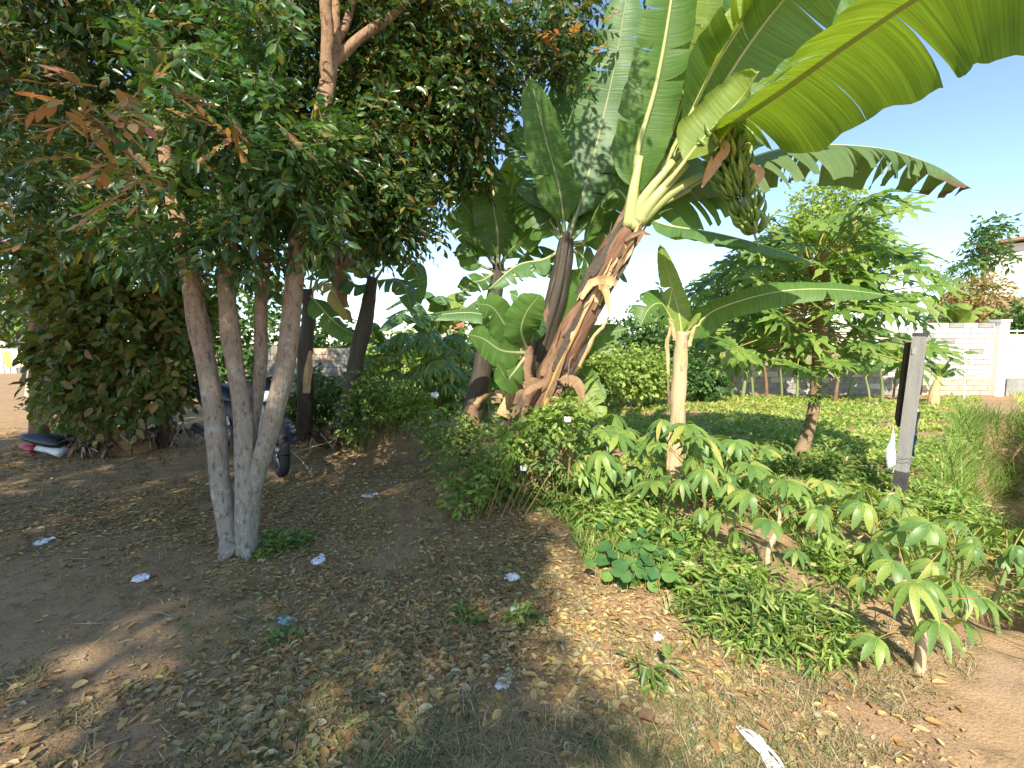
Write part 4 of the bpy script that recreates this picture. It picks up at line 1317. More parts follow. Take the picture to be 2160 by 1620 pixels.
    # leaves behind the bunch
    L([(1410, 420, 4.4), (1500, 380, 4.8), (1600, 350, 5.2)], .34, (.1, -.1, 1), mat='ban', pet=.18, fold=(-.2, -.55), droop=.35, tears=7, seed=11, r0=.026, gap=.012)
    L([(1430, 350, 4.4), (1540, 240, 4.8), (1660, 205, 5.1), (1770, 235, 5.2)], .34, (.1, -.1, 1), mat='ban_worn', pet=.2, fold=(-.2, -.6), droop=.35, tears=9, seed=12, r0=.026, gap=.014)
    L([(1300, 400, 4.4), (1260, 440, 4.6), (1230, 520, 4.7)], .22, (-.3, -.4, .8), mat='ban', pet=.2, fold=(.1, .1), droop=.3, tears=4, seed=13, r0=.02)
    # stout petiole bases
    for i, pp in enumerate([[(1330, 490, 4.16), (1350, 430, 4.1), (1420, 340, 4.06)], [(1335, 485, 4.12), (1380, 420, 4.05), (1450, 345, 4.02)], [(1325, 480, 4.12), (1335, 410, 4.08), (1350, 330, 4.08)], [(1345, 470, 4.1), (1410, 410, 4.08), (1480, 370, 4.15)]]):
        q = spline([W(*p) for p in pp], 12)
        MB().tube(q, [.06 - .0028 * k for k in range(12)], 8, True, .7).build("petiole", M['midrib'], t)

    # fruit bunch hangs from a curved stalk
    st = spline([W(1400, 360, 4.15), W(1470, 290, 4.1), W(1515, 285, 3.95), W(1538, 340, 3.85), W(1560, 410, 3.8), W(1590, 490, 3.8), W(1608, 545, 3.8)], 26)
    bu = MB().tube(st, [.022 - .0006 * i for i in range(26)], 7).build("bunch_stalk", M['midrib_dark'], t)
    mb = MB()
    pts = [Vector((0, .13 * a - .05 * a * a, .075 * a * a)) for a in [i / 6 for i in range(7)]]
    mb.tube(pts, [.004, .008, .0105, .011, .0105, .007, .002], 6)
    fm = mb.mesh("fruit", M['fruit'], True)
    rr = random.Random(5)
    for h in range(9):
        p = st[11 + int(h * 1.35)]
        tan = (st[12 + int(h * 1.35)] - st[10 + int(h * 1.35)]).normalized()
        nf = 13 - h // 2
        for layer in range(2):
            for i in range(nf):
                an = 2 * math.pi * (i + .5 * layer) / nf + h * 1.1 + rr.uniform(-.08, .08)
                a = tan.cross(Vector((0, 1, 0))).normalized()
                c = tan.cross(a)
                dv = (a * math.cos(an) + c * math.sin(an))
                y = (dv + tan * rr.uniform(-.75, .25)).normalized()
                x = y.cross(-tan).normalized()
                z = x.cross(y)
                o = bpy.data.objects.new("fruit", fm)
                s_ = (1.9 - .075 * h) * rr.uniform(.88, 1.1)
                o.matrix_local = Matrix.Translation(p + dv * (.045 - .002 * h) - tan * (.03 * layer) - worg(bu)) @ Matrix((x, y, z)).transposed().to_4x4() @ Matrix.Scale(s_, 4)
                link(o, bu)
    for pp, wd in [([(1512, 292, 3.78), (1528, 315, 3.70), (1505, 345, 3.68)], [.025, .04, .03]), ([(1508, 340, 3.68), (1490, 370, 3.66), (1480, 395, 3.68)], [.05, .035, .008]), ([(1580, 350, 3.62), (1600, 365, 3.6), (1596, 388, 3.62)], [.02, .04, .015])]:
        MB().ribbon(spline([W(*p) for p in pp], 8), [np.interp(i / 7 * 2, range(3), wd) for i in range(8)], (1, .2, .3), curl=.6).build("bract", M['bract'], bu)


main_banana()


def clump_bananas():
    # second plant: tall upright leaves behind the leaning one
    b = W(1085, 900, 4.75)
    b.z = float(H(b.x, b.y)) - .05
    t = thing("banana_plant", "upright banana plant with tall ribbed leaves just behind the leaning stem", "banana plant", b)
    stem_ridged(t, [b, W(1105, 830, 4.75), W(1150, 700, 4.75), W(1182, 590, 4.75), W(1195, 505, 4.75)], [.16, .15, .115, .10, .075], 'stem_dark', 6)
    for pp, wd, mm in [([(1065, 880, 4.6), (1090, 830, 4.58), (1120, 780, 4.6)], [.08, .08, .03], 'sheath'), ([(1095, 870, 4.58), (1110, 810, 4.57), (1130, 750, 4.6)], [.05, .06, .02], 'sheath_dark'), ([(1130, 720, 4.62), (1160, 660, 4.62), (1170, 610, 4.65)], [.04, .05, .02], 'sheath_dark')]:
        sheath_strip(t, [W(*p) for p in pp], wd, (1, .2, .3), mm, .5)
    MB().tube(spline([W(1118, 800, 4.66), W(1150, 700, 4.66), W(1180, 590, 4.64), W(1195, 490, 4.66)], 14), [.03, .045, .052, .055, .055, .054, .052, .05, .047, .044, .042, .04, .038, .035], 10, True, .8).build("stem_sheath", M['stem_dark'], t)
    C = (1195, 515, 4.72)
    L = lambda pts, hw, n, **k: banana_leaf(t, [W(*p) for p in [C] + pts], hw, n, **k)
    L([(1180, 400, 4.6), (1150, 290, 4.45), (1118, 160, 4.3)], .24, (.35, -.9, .15), mat='ban', pet=.14, fold=(.15, .15), droop=.1, tears=2, seed=21, r0=.024, rib='midrib_dark')
    L([(1238, 380, 4.75), (1272, 250, 4.8), (1300, 120, 4.75), (1325, -30, 4.7)], .36, (-.15, -.97, .2), mat='ban_blue', pet=.12, fold=(.12, .1), droop=.15, tears=6, seed=22, r0=.026, rib='midrib_dark')
    L([(1150, 400, 5.0), (1115, 320, 5.2), (1092, 262, 5.3)], .30, (.3, -.8, .4), mat='ban_blue', pet=.2, fold=(.1, .1), droop=.25, tears=6, seed=23, rib='midrib_dark')
    L([(1225, 350, 5.0), (1215, 200, 5.3), (1225, 60, 5.5)], .36, (.2, -.9, .2), mat='ban_blue', pet=.15, fold=(.1, .1), droop=.15, tears=5, seed=24, rib='midrib_dark')
    L([(1270, 440, 4.85), (1330, 380, 4.95), (1380, 330, 5.1)], .30, (-.2, -.8, .5), mat='ban', pet=.14, fold=(.1, .1), droop=.2, tears=3, seed=25)
    L([(1150, 545, 4.75), (1090, 560, 4.7), (1030, 610, 4.65)], .17, (0, -.4, .9), mat='ban_blue', pet=.3, fold=(-.2, -.3), droop=.3, tears=5, seed=26)
    L([(1240, 560, 4.85), (1215, 640, 4.8), (1180, 700, 4.75)], .20, (.5, -.8, .2), mat='ban', pet=.12, fold=(.0, .1), droop=.15, tears=2, seed=27)
    L([(1290, 520, 5.0), (1310, 565, 5.1), (1322, 590, 5.2)], .10, (0, -.6, .8), mat='ban', pet=.3, fold=(0, 0), droop=.3, tears=2, seed=28)
    L([(1150, 450, 4.9), (1120, 400, 5.0), (1095, 380, 5.1)], .24, (0, -.8, .5), mat='ban', pet=.2, fold=(0, 0), droop=.2, tears=4, seed=29)

    for i, (pp, hw) in enumerate([([(1170, 420, 4.95), (1190, 280, 5.2), (1185, 150, 5.4)], .27), ([(1250, 420, 5.0), (1310, 280, 5.3), (1350, 150, 5.6)], .27), ([(1145, 470, 4.9), (1100, 430, 5.1), (1060, 420, 5.3)], .2), ([(1215, 440, 4.9), (1260, 330, 5.1), (1290, 230, 5.4)], .22), ([(1260, 500, 4.8), (1310, 470, 4.8), (1345, 500, 4.8)], .15)]):
        L(pp, hw, (.1 - .1 * (i % 3), -.9, .25), mat='ban', pet=.2, fold=(.12, .1), droop=.15, tears=4 + i, seed=120 + i, rib='midrib_dark')
    # third plant: black stem
    b = W(985, 905, 5.3)
    b.z = float(H(b.x, b.y)) - .05
    t = thing("banana_plant", "banana plant with glossy black stem and broad dark leaves in mid picture", "banana plant", b)
    stem_ridged(t, [b, W(1000, 860, 5.3), W(1020, 760, 5.3), W(1040, 640, 5.3), W(1052, 555, 5.3)], [.125, .12, .105, .09, .065], 'stem_dark', 7, rough=.06)
    for pp, wd, mm in [([(985, 900, 5.2), (1010, 850, 5.15), (1050, 830, 5.1), (1070, 840, 5.1)], [.02, .05, .05, .03], 'sheath'), ([(1000, 900, 5.15), (998, 870, 5.15), (1012, 840, 5.15)], [.07, .06, .03], 'sheath_dark'), ([(1050, 640, 5.2), (1045, 660, 5.18), (1038, 690, 5.2)], [.02, .03, .01], 'sheath_dark')]:
        sheath_strip(t, [W(*p) for p in pp], wd, (1, .2, .3), mm, .5)
    C = (1050, 570, 5.28)
    L = lambda pts, hw, n, **k: banana_leaf(t, [W(*p) for p in [C] + pts], hw, n, rib='midrib_dark', **k)
    L([(1050, 500, 5.2), (1040, 430, 5.1), (1028, 335, 5.0)], .27, (.2, -.95, .1), mat='ban', pet=.16, fold=(.1, .1), droop=.1, tears=2, seed=31, r0=.024)
    L([(1012, 490, 5.2), (985, 440, 5.1), (925, 385, 5.0)], .22, (.3, -.8, .4), mat='ban', pet=.2, fold=(.1, .1), droop=.2, tears=3, seed=32)
    L([(1085, 500, 5.35), (1108, 440, 5.4), (1130, 375, 5.5)], .25, (-.2, -.9, .2), mat='ban', pet=.2, fold=(.1, .1), droop=.1, tears=2, seed=33)
    L([(1090, 560, 5.3), (1135, 520, 5.3), (1190, 540, 5.3)], .18, (0, -.5, .9), mat='ban_blue', pet=.3, fold=(-.1, -.2), droop=.3, tears=6, seed=34)
    L([(1010, 555, 5.25), (985, 510, 5.2), (965, 540, 5.1)], .18, (0, -.6, .8), mat='ban', pet=.3, fold=(-.1, -.2), droop=.4, tears=4, seed=35)
    L([(1030, 470, 5.5), (1000, 400, 5.7), (960, 370, 5.9)], .24, (.2, -.8, .4), mat='ban', pet=.2, fold=(.1, .1), droop=.1, tears=3, seed=36)
    L([(1100, 580, 5.2), (1150, 555, 5.2), (1180, 590, 5.1)], .14, (0, -.5, .9), mat='ban_blue', pet=.4, fold=(-.1, -.2), droop=.3, tears=4, seed=37)

    for i, (pp, hw) in enumerate([([(1060, 480, 5.4), (1075, 400, 5.6), (1085, 320, 5.8)], .24), ([(1015, 520, 5.35), (975, 470, 5.5), (945, 450, 5.6)], .19), ([(1075, 530, 5.2), (1110, 500, 5.1), (1150, 470, 5.0)], .17), ([(1020, 590, 5.2), (990, 600, 5.1), (965, 640, 5.0)], .13)]):
        L(pp, hw, (.1, -.85, .35), mat='ban', pet=.2, fold=(.1, .08), droop=.2, tears=3 + i, seed=140 + i)
    # suckers with low broad leaves between the stems
    b = W(1112, 890, 4.5)
    b.z = float(H(b.x, b.y)) - .05
    t = thing("banana_sucker", "young banana sucker with low broad dark leaves between the leaning and black stems", "banana plant", b)
    stem_ridged(t, [b, W(1105, 840, 4.5), W(1110, 770, 4.5), W(1120, 720, 4.5)], [.09, .085, .06, .045], 'sheath_dark', 8)
    C = (1115, 745, 4.5)
    L = lambda pts, hw, n, **k: banana_leaf(t, [W(*p) for p in [C] + pts], hw, n, rib='midrib_dark', **k)
    L([(1070, 690, 4.4), (1000, 660, 4.35), (885, 668, 4.3)], .13, (.1, -.6, .8), mat='ban_blue', pet=.2, fold=(.1, 0), droop=.2, tears=1, seed=41)
    L([(1075, 700, 4.35), (1040, 650, 4.2), (1005, 640, 4.1)], .17, (.3, -.9, .2), mat='ban', pet=.15, fold=(.1, .1), droop=.15, tears=1, seed=42)
    L([(1060, 740, 4.3), (1020, 715, 4.2), (985, 705, 4.1)], .16, (.3, -.9, .2), mat='ban', pet=.15, fold=(.1, 0), droop=.15, tears=1, seed=43)
    L([(1125, 690, 4.5), (1110, 640, 4.5), (1075, 618, 4.5)], .15, (.3, -.8, .4), mat='ban_blue', pet=.15, fold=(0, 0), droop=.2, tears=2, seed=44)
    L([(1100, 700, 4.3), (1110, 660, 4.2), (1140, 620, 4.1)], .18, (0, -.95, .2), mat='ban', pet=.15, fold=(.1, .1), droop=.1, tears=1, seed=45)
    L([(1080, 790, 4.3), (1070, 800, 4.1), (1050, 770, 4.0)], .13, (.3, -.8, .4), mat='ban', pet=.2, fold=(.1, .1), droop=.2, tears=1, seed=46)

    b = W(1195, 900, 4.75)
    b.z = float(H(b.x, b.y)) - .05
    t = thing("banana_sucker", "small banana sucker whose leaves spread right of the leaning stem", "banana plant", b)
    stem_ridged(t, [b, W(1200, 830, 4.75), W(1210, 780, 4.75)], [.07, .06, .045], 'sheath', 9)
    C = (1208, 795, 4.75)
    L = lambda pts, hw, n, **k: banana_leaf(t, [W(*p) for p in [C] + pts], hw, n, rib='midrib_dark', **k)
    L([(1215, 740, 4.7), (1250, 712, 4.6), (1325, 692, 4.5)], .17, (-.1, -.85, .5), mat='ban', pet=.2, fold=(0, 0), droop=.15, tears=1, seed=51)
    L([(1230, 790, 4.6), (1250, 815, 4.5), (1278, 842, 4.4)], .10, (-.6, -.3, .7), mat='ban', pet=.15, fold=(.2, .2), droop=.1, tears=0, seed=52)
    L([(1225, 815, 4.5), (1245, 850, 4.4), (1268, 880, 4.3)], .15, (-.3, -.85, .4), mat='ban_lit', pet=.15, fold=(.1, .1), droop=.1, tears=1, seed=53)
    L([(1220, 760, 4.8), (1235, 740, 4.8), (1250, 735, 4.8)], .07, (0, -.9, .3), mat='ban_lit', pet=.2, fold=(.1, .1), droop=.1, tears=0, seed=54)

    # fourth: dark stem further left, dead leaf hanging
    b = W(718, 960, 6.4)
    b.z = float(H(b.x, b.y)) - .05
    t = thing("banana_plant", "banana plant with dark stem and a brown dead leaf hanging below the tree crown", "banana plant", b)
    stem_ridged(t, [b, W(735, 860, 6.4), W(752, 770, 6.4), W(770, 670, 6.4), W(788, 585, 6.4)], [.13, .12, .11, .10, .07], 'stem_dark', 11, rough=.06)
    C = (787, 595, 6.4)
    L = lambda pts, hw, n, **k: banana_leaf(t, [W(*p) for p in [C] + pts], hw, n, **k)
    L([(790, 520, 6.4), (780, 440, 6.3), (760, 360, 6.2)], .28, (.2, -.95, .1), mat='ban', pet=.2, fold=(0, 0), droop=.1, tears=3, seed=61)
    L([(830, 540, 6.5), (870, 560, 6.6), (890, 640, 6.7)], .22, (0, -.6, .8), mat='ban_blue', pet=.2, fold=(-.1, -.3), droop=.3, tears=6, seed=62)
    L([(745, 560, 6.3), (715, 540, 6.2), (725, 650, 6.2)], .17, (.6, -.7, .3), mat='ban_dry', pet=.3, fold=(.3, .3), droop=.2, tears=2, seed=63, rib='sheath_dark')
    L([(750, 600, 6.3), (700, 560, 6.2), (640, 590, 6.1)], .20, (0, -.5, .9), mat='ban_blue', pet=.2, fold=(-.1, -.3), droop=.3, tears=6, seed=64)
    L([(770, 560, 6.5), (745, 490, 6.7), (700, 480, 6.9)], .22, (0, -.8, .5), mat='ban', pet=.2, fold=(-.1, -.1), droop=.3, tears=4, seed=65)
    L([(815, 590, 6.3), (850, 600, 6.2), (870, 660, 6.1)], .18, (0, -.6, .8), mat='ban_blue', pet=.2, fold=(-.1, -.1), droop=.3, tears=5, seed=66)

    # fifth: behind the forked tree's right trunk, yellowing leaf
    b = W(640, 900, 6.8)
    b.z = float(H(b.x, b.y)) - .05
    t = thing("banana_plant", "banana plant half hidden behind the forked tree, one leaf yellowing", "banana plant", b)
    stem_ridged(t, [b, W(643, 800, 6.8), W(648, 700, 6.8), W(652, 610, 6.8)], [.12, .11, .10, .07], 'stem_dark', 12)
    sheath_strip(t, [W(645, 830, 6.68), W(650, 780, 6.66), W(655, 740, 6.68)], [.05, .06, .02], (1, .2, .2), 'sheath', .5)
    C = (652, 620, 6.8)
    L = lambda pts, hw, n, **k: banana_leaf(t, [W(*p) for p in [C] + pts], hw, n, **k)
    L([(675, 600, 6.7), (700, 610, 6.6), (740, 680, 6.5)], .16, (.2, -.8, .6), mat='ban_yellow', pet=.2, fold=(-.1, -.2), droop=.3, tears=6, seed=71)
    L([(670, 640, 6.6), (720, 690, 6.5), (790, 720, 6.4)], .17, (0, -.6, .8), mat='ban', pet=.2, fold=(-.1, -.3), droop=.3, tears=3, seed=72)
    L([(690, 560, 6.9), (720, 540, 7), (760, 570, 7.1)], .2, (0, -.6, .8), mat='ban_blue', pet=.2, fold=(-.1, -.3), droop=.3, tears=5, seed=73)
    L([(665, 540, 6.8), (690, 480, 6.8), (700, 420, 6.8)], .22, (0, -.9, .3), mat='ban', pet=.2, fold=(0, 0), droop=.1, tears=4, seed=74)


clump_bananas()


def young_banana():
    b = G(1422, 1050)
    D = b.y
    b.z -= .03
    t = thing("banana_plant", "young banana plant with straight pale tan stem standing among cassava", "banana plant", b)
    stem_ridged(t, [b, W(1424, 960, D), W(1430, 860, D), W(1434, 770, D), W(1440, 700, D)], [.085, .075, .072, .068, .05], 'stem_pale', 15, rough=.10, seg=36)
    for pp, wd, mm in [([(1412, 790, D - .07), (1408, 730, D - .08), (1418, 680, D - .08)], [.012, .02, .01], 'sheath'), ([(1425, 720, D - .08), (1420, 690, D - .1), (1410, 670, D - .1)], [.02, .02, .008], 'sheath'), ([(1455, 730, D - .06), (1462, 700, D - .08), (1478, 680, D - .08)], [.02, .02, .006], 'sheath'),
                       ([(1415, 860, D - .08), (1411, 830, D - .09), (1410, 790, D - .08)], [.012, .014, .006], 'sheath_dark'), ([(1440, 1000, D - .07), (1436, 940, D - .085), (1440, 900, D - .08)], [.02, .02, .006], 'sheath'), ([(1410, 1000, D - .08), (1411, 950, D - .085), (1414, 900, D - .08)], [.015, .015, .006], 'sheath'),
                       ([(1430, 900, D - .08), (1434, 860, D - .085), (1440, 830, D - .08)], [.02, .02, .006], 'sheath'), ([(1440, 780, D - .075), (1444, 750, D - .08), (1446, 720, D - .075)], [.02, .02, .006], 'sheath')]:
        sheath_strip(t, [W(*p) for p in pp], wd, (1, .1, .1), mm, .6)
    C = (1440, 715, D)
    L = lambda pts, hw, n, **k: banana_leaf(t, [W(*p) for p in [C] + pts], hw, n, **k)
    L([(1432, 660, D), (1415, 600, D), (1392, 515, D - .05)], .135, (.0, -1, .05), mat='ban_lit', pet=.08, fold=(.15, .1), droop=.05, tears=1, seed=81, r0=.014)
    L([(1468, 685, D - .05), (1520, 648, D - .15), (1640, 615, D - .3), (1760, 610, D - .4), (1872, 622, D - .45)], .155, (.0, -.55, .85), mat='ban', pet=.10, fold=(.35, -.35), droop=.15, tears=2, seed=82, r0=.016, gap=.006)
    L([(1415, 670, D), (1395, 640, D - .05), (1370, 650, D - .1), (1350, 690, D - .15)], .19, (.2, -.85, .5), mat='ban', pet=.22, fold=(-.1, -.1), droop=.2, tears=7, seed=83, r0=.012, gap=.015)
    L([(1455, 690, D - .05), (1470, 670, D - .1), (1478, 660, D - .12)], .03, (-.3, -.8, .4), mat='ban_lit', pet=.3, fold=(.1, .1), droop=0, tears=0, seed=84, r0=.010)


young_banana()


def auto_banana(name, label, px, d, hgt, nl, size, seed, mat='ban_blue', stem='stem_pale', group=None, base_py=None, r=.09):
    rr = random.Random(seed)
    b = up(px, base_py or 830, d)
    t = thing(name, label, "banana plant", b, group)
    lean = Vector((rr.uniform(-.22, .22), rr.uniform(-.1, .1), 0)) * hgt
    top = b + lean + Vector((0, 0, hgt))
    limb(t, [b, b + lean * .3 + Vector((0, 0, hgt * .5)), top], [r, r * .8, r * .5], "stem", stem, 8, 10, .1, seed)
    a0 = rr.uniform(0, 6)
    for i in range(nl):
        an = a0 + i * 2.4
        el = rr.uniform(.35, 1.25)
        dv = Vector((math.cos(an), math.sin(an) * .7, 0))
        l_ = size * rr.uniform(.75, 1.15)
        p = [top - Vector((0, 0, .06 * hgt)), top + dv * l_ * .3 * math.cos(el) + Vector((0, 0, l_ * .35 * math.sin(el))),
             top + dv * l_ * .7 * math.cos(el * .9) + Vector((0, 0, l_ * .62 * math.sin(el))),
             top + dv * l_ * (.6 + .5 * math.cos(el)) + Vector((0, 0, l_ * (.75 * math.sin(el) - .28)))]
        n = Vector((-dv.x * .5, -dv.y * .5 - .25, 1.0))
        banana_leaf(t, p, l_ * .17, n, mat=mat if rr.random() < .8 else 'ban_lit', pet=.16, fold=(-.05, -.05), droop=.3, tears=rr.choice((2, 4, 6)), seed=seed * 10 + i, r0=.012 * size, nseg=18, gap=.02, rib='midrib_dark' if rr.random() < .5 else 'midrib')
    return t


def far_bananas():
    A = auto_banana
    for px, d, h, nl, s_, lab in [
        (905, 10.5, 1.7, 8, 1.5, "far banana plant with ragged leaves against the sky, left of the black stem"),
        (965, 11.5, 1.9, 8, 1.5, "far banana plant with hanging yellowish leaves above the red box"),
        (1010, 12.5, 1.7, 7, 1.4, "far banana plant half behind the black stemmed one"),
        (840, 10.0, 1.3, 7, 1.3, "far low banana plant right of the dark stem with the dead leaf")]:
        A("banana_plant", lab, px, d, h, nl, s_, int(px), stem='stem_green', group="far banana plants")
    row = [(1520, 12.6, .9, 5, .9), (1545, 13.0, 1.35, 6, 1.1), (1566, 12.8, 1.25, 5, 1.0), (1590, 13.1, 1.45, 6, 1.1), (1618, 12.8, 1.3, 5, 1.1), (1650, 12.9, 1.4, 6, 1.1), (1682, 12.7, 1.2, 5, 1.0),
           (1762, 12.0, .7, 4, .7), (1836, 11.6, .75, 4, .75), (1862, 12.0, .9, 5, .9), (1885, 12.6, 1.1, 5, 1.1), (1790, 12.8, 1.0, 5, .9), (1725, 12.6, .9, 4, .8)]
    lab = ["small banana plant at the left end of the row before the low wall", "second banana stem of the row before the low wall, from the left", "third banana stem of the row before the low wall, from the left",
           "fourth banana stem of the row before the low wall, from the left", "fifth banana stem of the row before the low wall, from the left", "sixth banana stem of the row before the low wall, from the left", "banana stem just left of the papaya trunk in the far row",
           "small banana plant just right of the papaya trunk", "thin banana sucker left of the dark sign post", "banana sucker with one bright upright leaf left of the sign post", "leafy banana plant directly behind the top of the sign post",
           "small banana plant under the papaya crown's right half", "low banana sucker behind the papaya trunk"]
    for i, (px, d, h, nl, s_) in enumerate(row):
        A("banana_plant", lab[i], px, d, h, nl + 2, s_ * 1.25, 300 + i, mat='ban_blue' if i % 3 else 'ban_lit', stem='sheath_dark' if i % 3 == 1 else 'stem_green', group="small bananas along the far wall", r=.03 + .025 * ((i * 7) % 5) / 4)
    A("banana_plant", "stocky small banana clump right of the sign post before the whitewashed wall", 1968, 11.5, .75, 7, .75, 330, 'ban_blue', 'sheath', "small bananas along the far wall", r=.13)
    A("banana_plant", "banana plant with one long leaf over the whitewashed wall", 1985, 15, 2.0, 5, 1.5, 331, 'ban', 'stem_green', "small bananas along the far wall")
    b = up(2034, 830, 12.3)
    t = thing("banana_sucker", "single thin white stalk with one flat leaf before the whitewashed wall", "banana plant", b, "small bananas along the far wall")
    limb(t, [b, W(2034, 790, 12.3), W(2035, 745, 12.3)], [.025, .022, .016], "stem", 'plaster', 7, 8)
    banana_leaf(t, [W(2035, 748, 12.3), W(2020, 742, 12.3), W(2000, 745, 12.2)], .10, (0, -.3, 1), mat='ban', pet=.1, tears=0, nseg=14, r0=.008)
    banana_leaf(t, [W(2035, 748, 12.3), W(2048, 742, 12.3), W(2066, 745, 12.2)], .10, (0, -.3, 1), mat='ban', pet=.1, tears=0, nseg=14, r0=.008)


far_bananas()


# ================================================================== PAPAYA
def palm_mesh(name, mat, lobes, spread, wl, sub, droop, seed, tip=1.0, cup=0.0):
    """a hand-shaped leaf of unit length lying in +Y, hub at the origin; sub = side teeth on every lobe"""
    rr = random.Random(seed)
    mb = MB()
    for i in range(lobes):
        a = (-spread + 2 * spread * i / (lobes - 1)) + rr.uniform(-.05, .05)
        ln = (1 - .28 * abs(a / spread) ** 1.6) * rr.uniform(.92, 1.05) * tip
        dv = Vector((math.sin(a), math.cos(a), 0))
        sd = Vector((dv.y, -dv.x, 0))
        n = 7 if not sub else 8
        vs, fs, uv = [], [], []
        for k in range(n):
            f = k / (n - 1)
            if sub:
                wv = wl * (.25 + .75 * math.sin(math.pi * min(1, f * .95 + .05))) * (1.35 if k % 2 else .62) * (1 - f * .25)
                if k == n - 1:
                    wv = .004
            else:
                wv = wl * math.sin(math.pi * (f * .93 + .05) ** 1.15) ** .8
                if k == n - 1:
                    wv = .006
            z = -droop * f * f + cup * f
            for s_ in (-1, 0, 1):
                vs.append(dv * (ln * (f + (.06 if sub and s_ and k % 2 else 0))) + sd * (s_ * wv) + Vector((0, 0, z + (abs(s_) * wv * .25))))
                uv.append((f, abs(s_)))
        for k in range(n - 1):
            for j in range(2):
                q = k * 3 + j
                fs.append((q, q + 1, q + 4, q + 3))
        mb.add(vs, fs, uv)
    return mb.mesh(name, mat, True)


def frame(y, upv):
    y = y.normalized()
    x = y.cross(upv).normalized()
    z = x.cross(y)
    return Matrix((x, y, z)).transposed().to_4x4()


def papaya():
    b = G(1682, 975)
    d = b.y
    t = thing("papaya_tree", "papaya tree with bent brown trunk and wide crown of jagged leaves", "tree", b)
    limb(t, [b + Vector((-.03, 0, -.05)), W(1698, 930, d), W(1716, 870, d), W(1722, 790, d), W(1724, 700, d), W(1735, 620, d), W(1745, 560, d)], [.105, .082, .064, .058, .052, .045, .03], "trunk", 'papaya_trunk', 12, 30, .12, 4)
    limb(t, [W(1722, 800, d), W(1745, 790, d - .05), W(1760, 800, d - .1)], [.02, .018, .012], "branch_stub", 'papaya_trunk', 7, 8, .1, 5)
    ms = [palm_mesh("leaf_blade", M['papaya'], 8, 2.0, .11, True, dr, 50 + i) for i, dr in enumerate((.05, .15, .3, .45))]
    rr = random.Random(8)
    for i in range(150):
        f = i / 149
        hz = (b.z + (W(1738, 610, d) - b).z * 1.0)
        z0 = np.interp(f, [0, 1], [W(0, 740, d).z, W(0, 555, d).z])
        org = Vector((np.interp(z0, [W(0, 735, d).z, W(0, 555, d).z], [W(1726, 0, d).x, W(1745, 0, d).x]), d, z0))
        an = i * 2.39996 + rr.uniform(-.3, .3)
        el = np.interp(f, [0, .35, 1], [-.12, .22, .85]) + rr.uniform(-.15, .15)
        pl = np.interp(f, [0, .5, 1], [1.05, 1.3, 1.05]) * rr.uniform(.4, 1.1)
        dv = Vector((math.cos(an) * math.cos(el), math.sin(an) * math.cos(el), math.sin(el)))
        tip = org + dv * pl + Vector((0, 0, -.08 * pl))
        if tip.y < d - .95:
            continue
        mid = org + dv * pl * .5 + Vector((0, 0, .03))
        mt = frame(Vector((dv.x, dv.y, dv.z * .4 - .3 + rr.uniform(-.35, .2))), Vector((rr.uniform(-.6, .6), rr.uniform(-1.5, -.1), 1)))
        o = bpy.data.objects.new("leaf_blade", ms[rr.randrange(4)])
        s_ = rr.uniform(.26, .46)
        o.matrix_local = Matrix.Translation(tip - worg(t)) @ mt @ Matrix.Scale(s_, 4)
        link(o, t)
        MB().tube([org, mid, tip], [.010, .008, .006], 5, False).build("petiole", M['petiole'], t)
    for i in range(9):           # small shoots low on the trunk
        p = W(1722 + rr.uniform(-14, 14), rr.uniform(795, 850), d - .05)
        dv = Vector((rr.uniform(-1, 1), rr.uniform(-1, .2), rr.uniform(-.2, .5))).normalized()
        o = bpy.data.objects.new("leaf_blade", ms[i % 4])
        o.matrix_local = Matrix.Translation(p + dv * .05 - worg(t)) @ frame(dv, Vector((0, -.3, 1))) @ Matrix.Scale(.11, 4)
        link(o, t)


papaya()

# ================================================================== CASSAVA AND WEEDS
CAS = [palm_mesh("leaf_blade", M['cassava'], 7, 1.75, .125, False, dr, 70 + i, 1, cu) for i, (dr, cu) in enumerate(((.25, .05), (.55, .1), (.85, .05), (.4, .2)))]
CAS5 = [palm_mesh("leaf_blade", M['cassava'], 5, 1.25, .165, False, dr, 80 + i, 1, .05) for i, dr in enumerate((.7, 1.0, .5))]


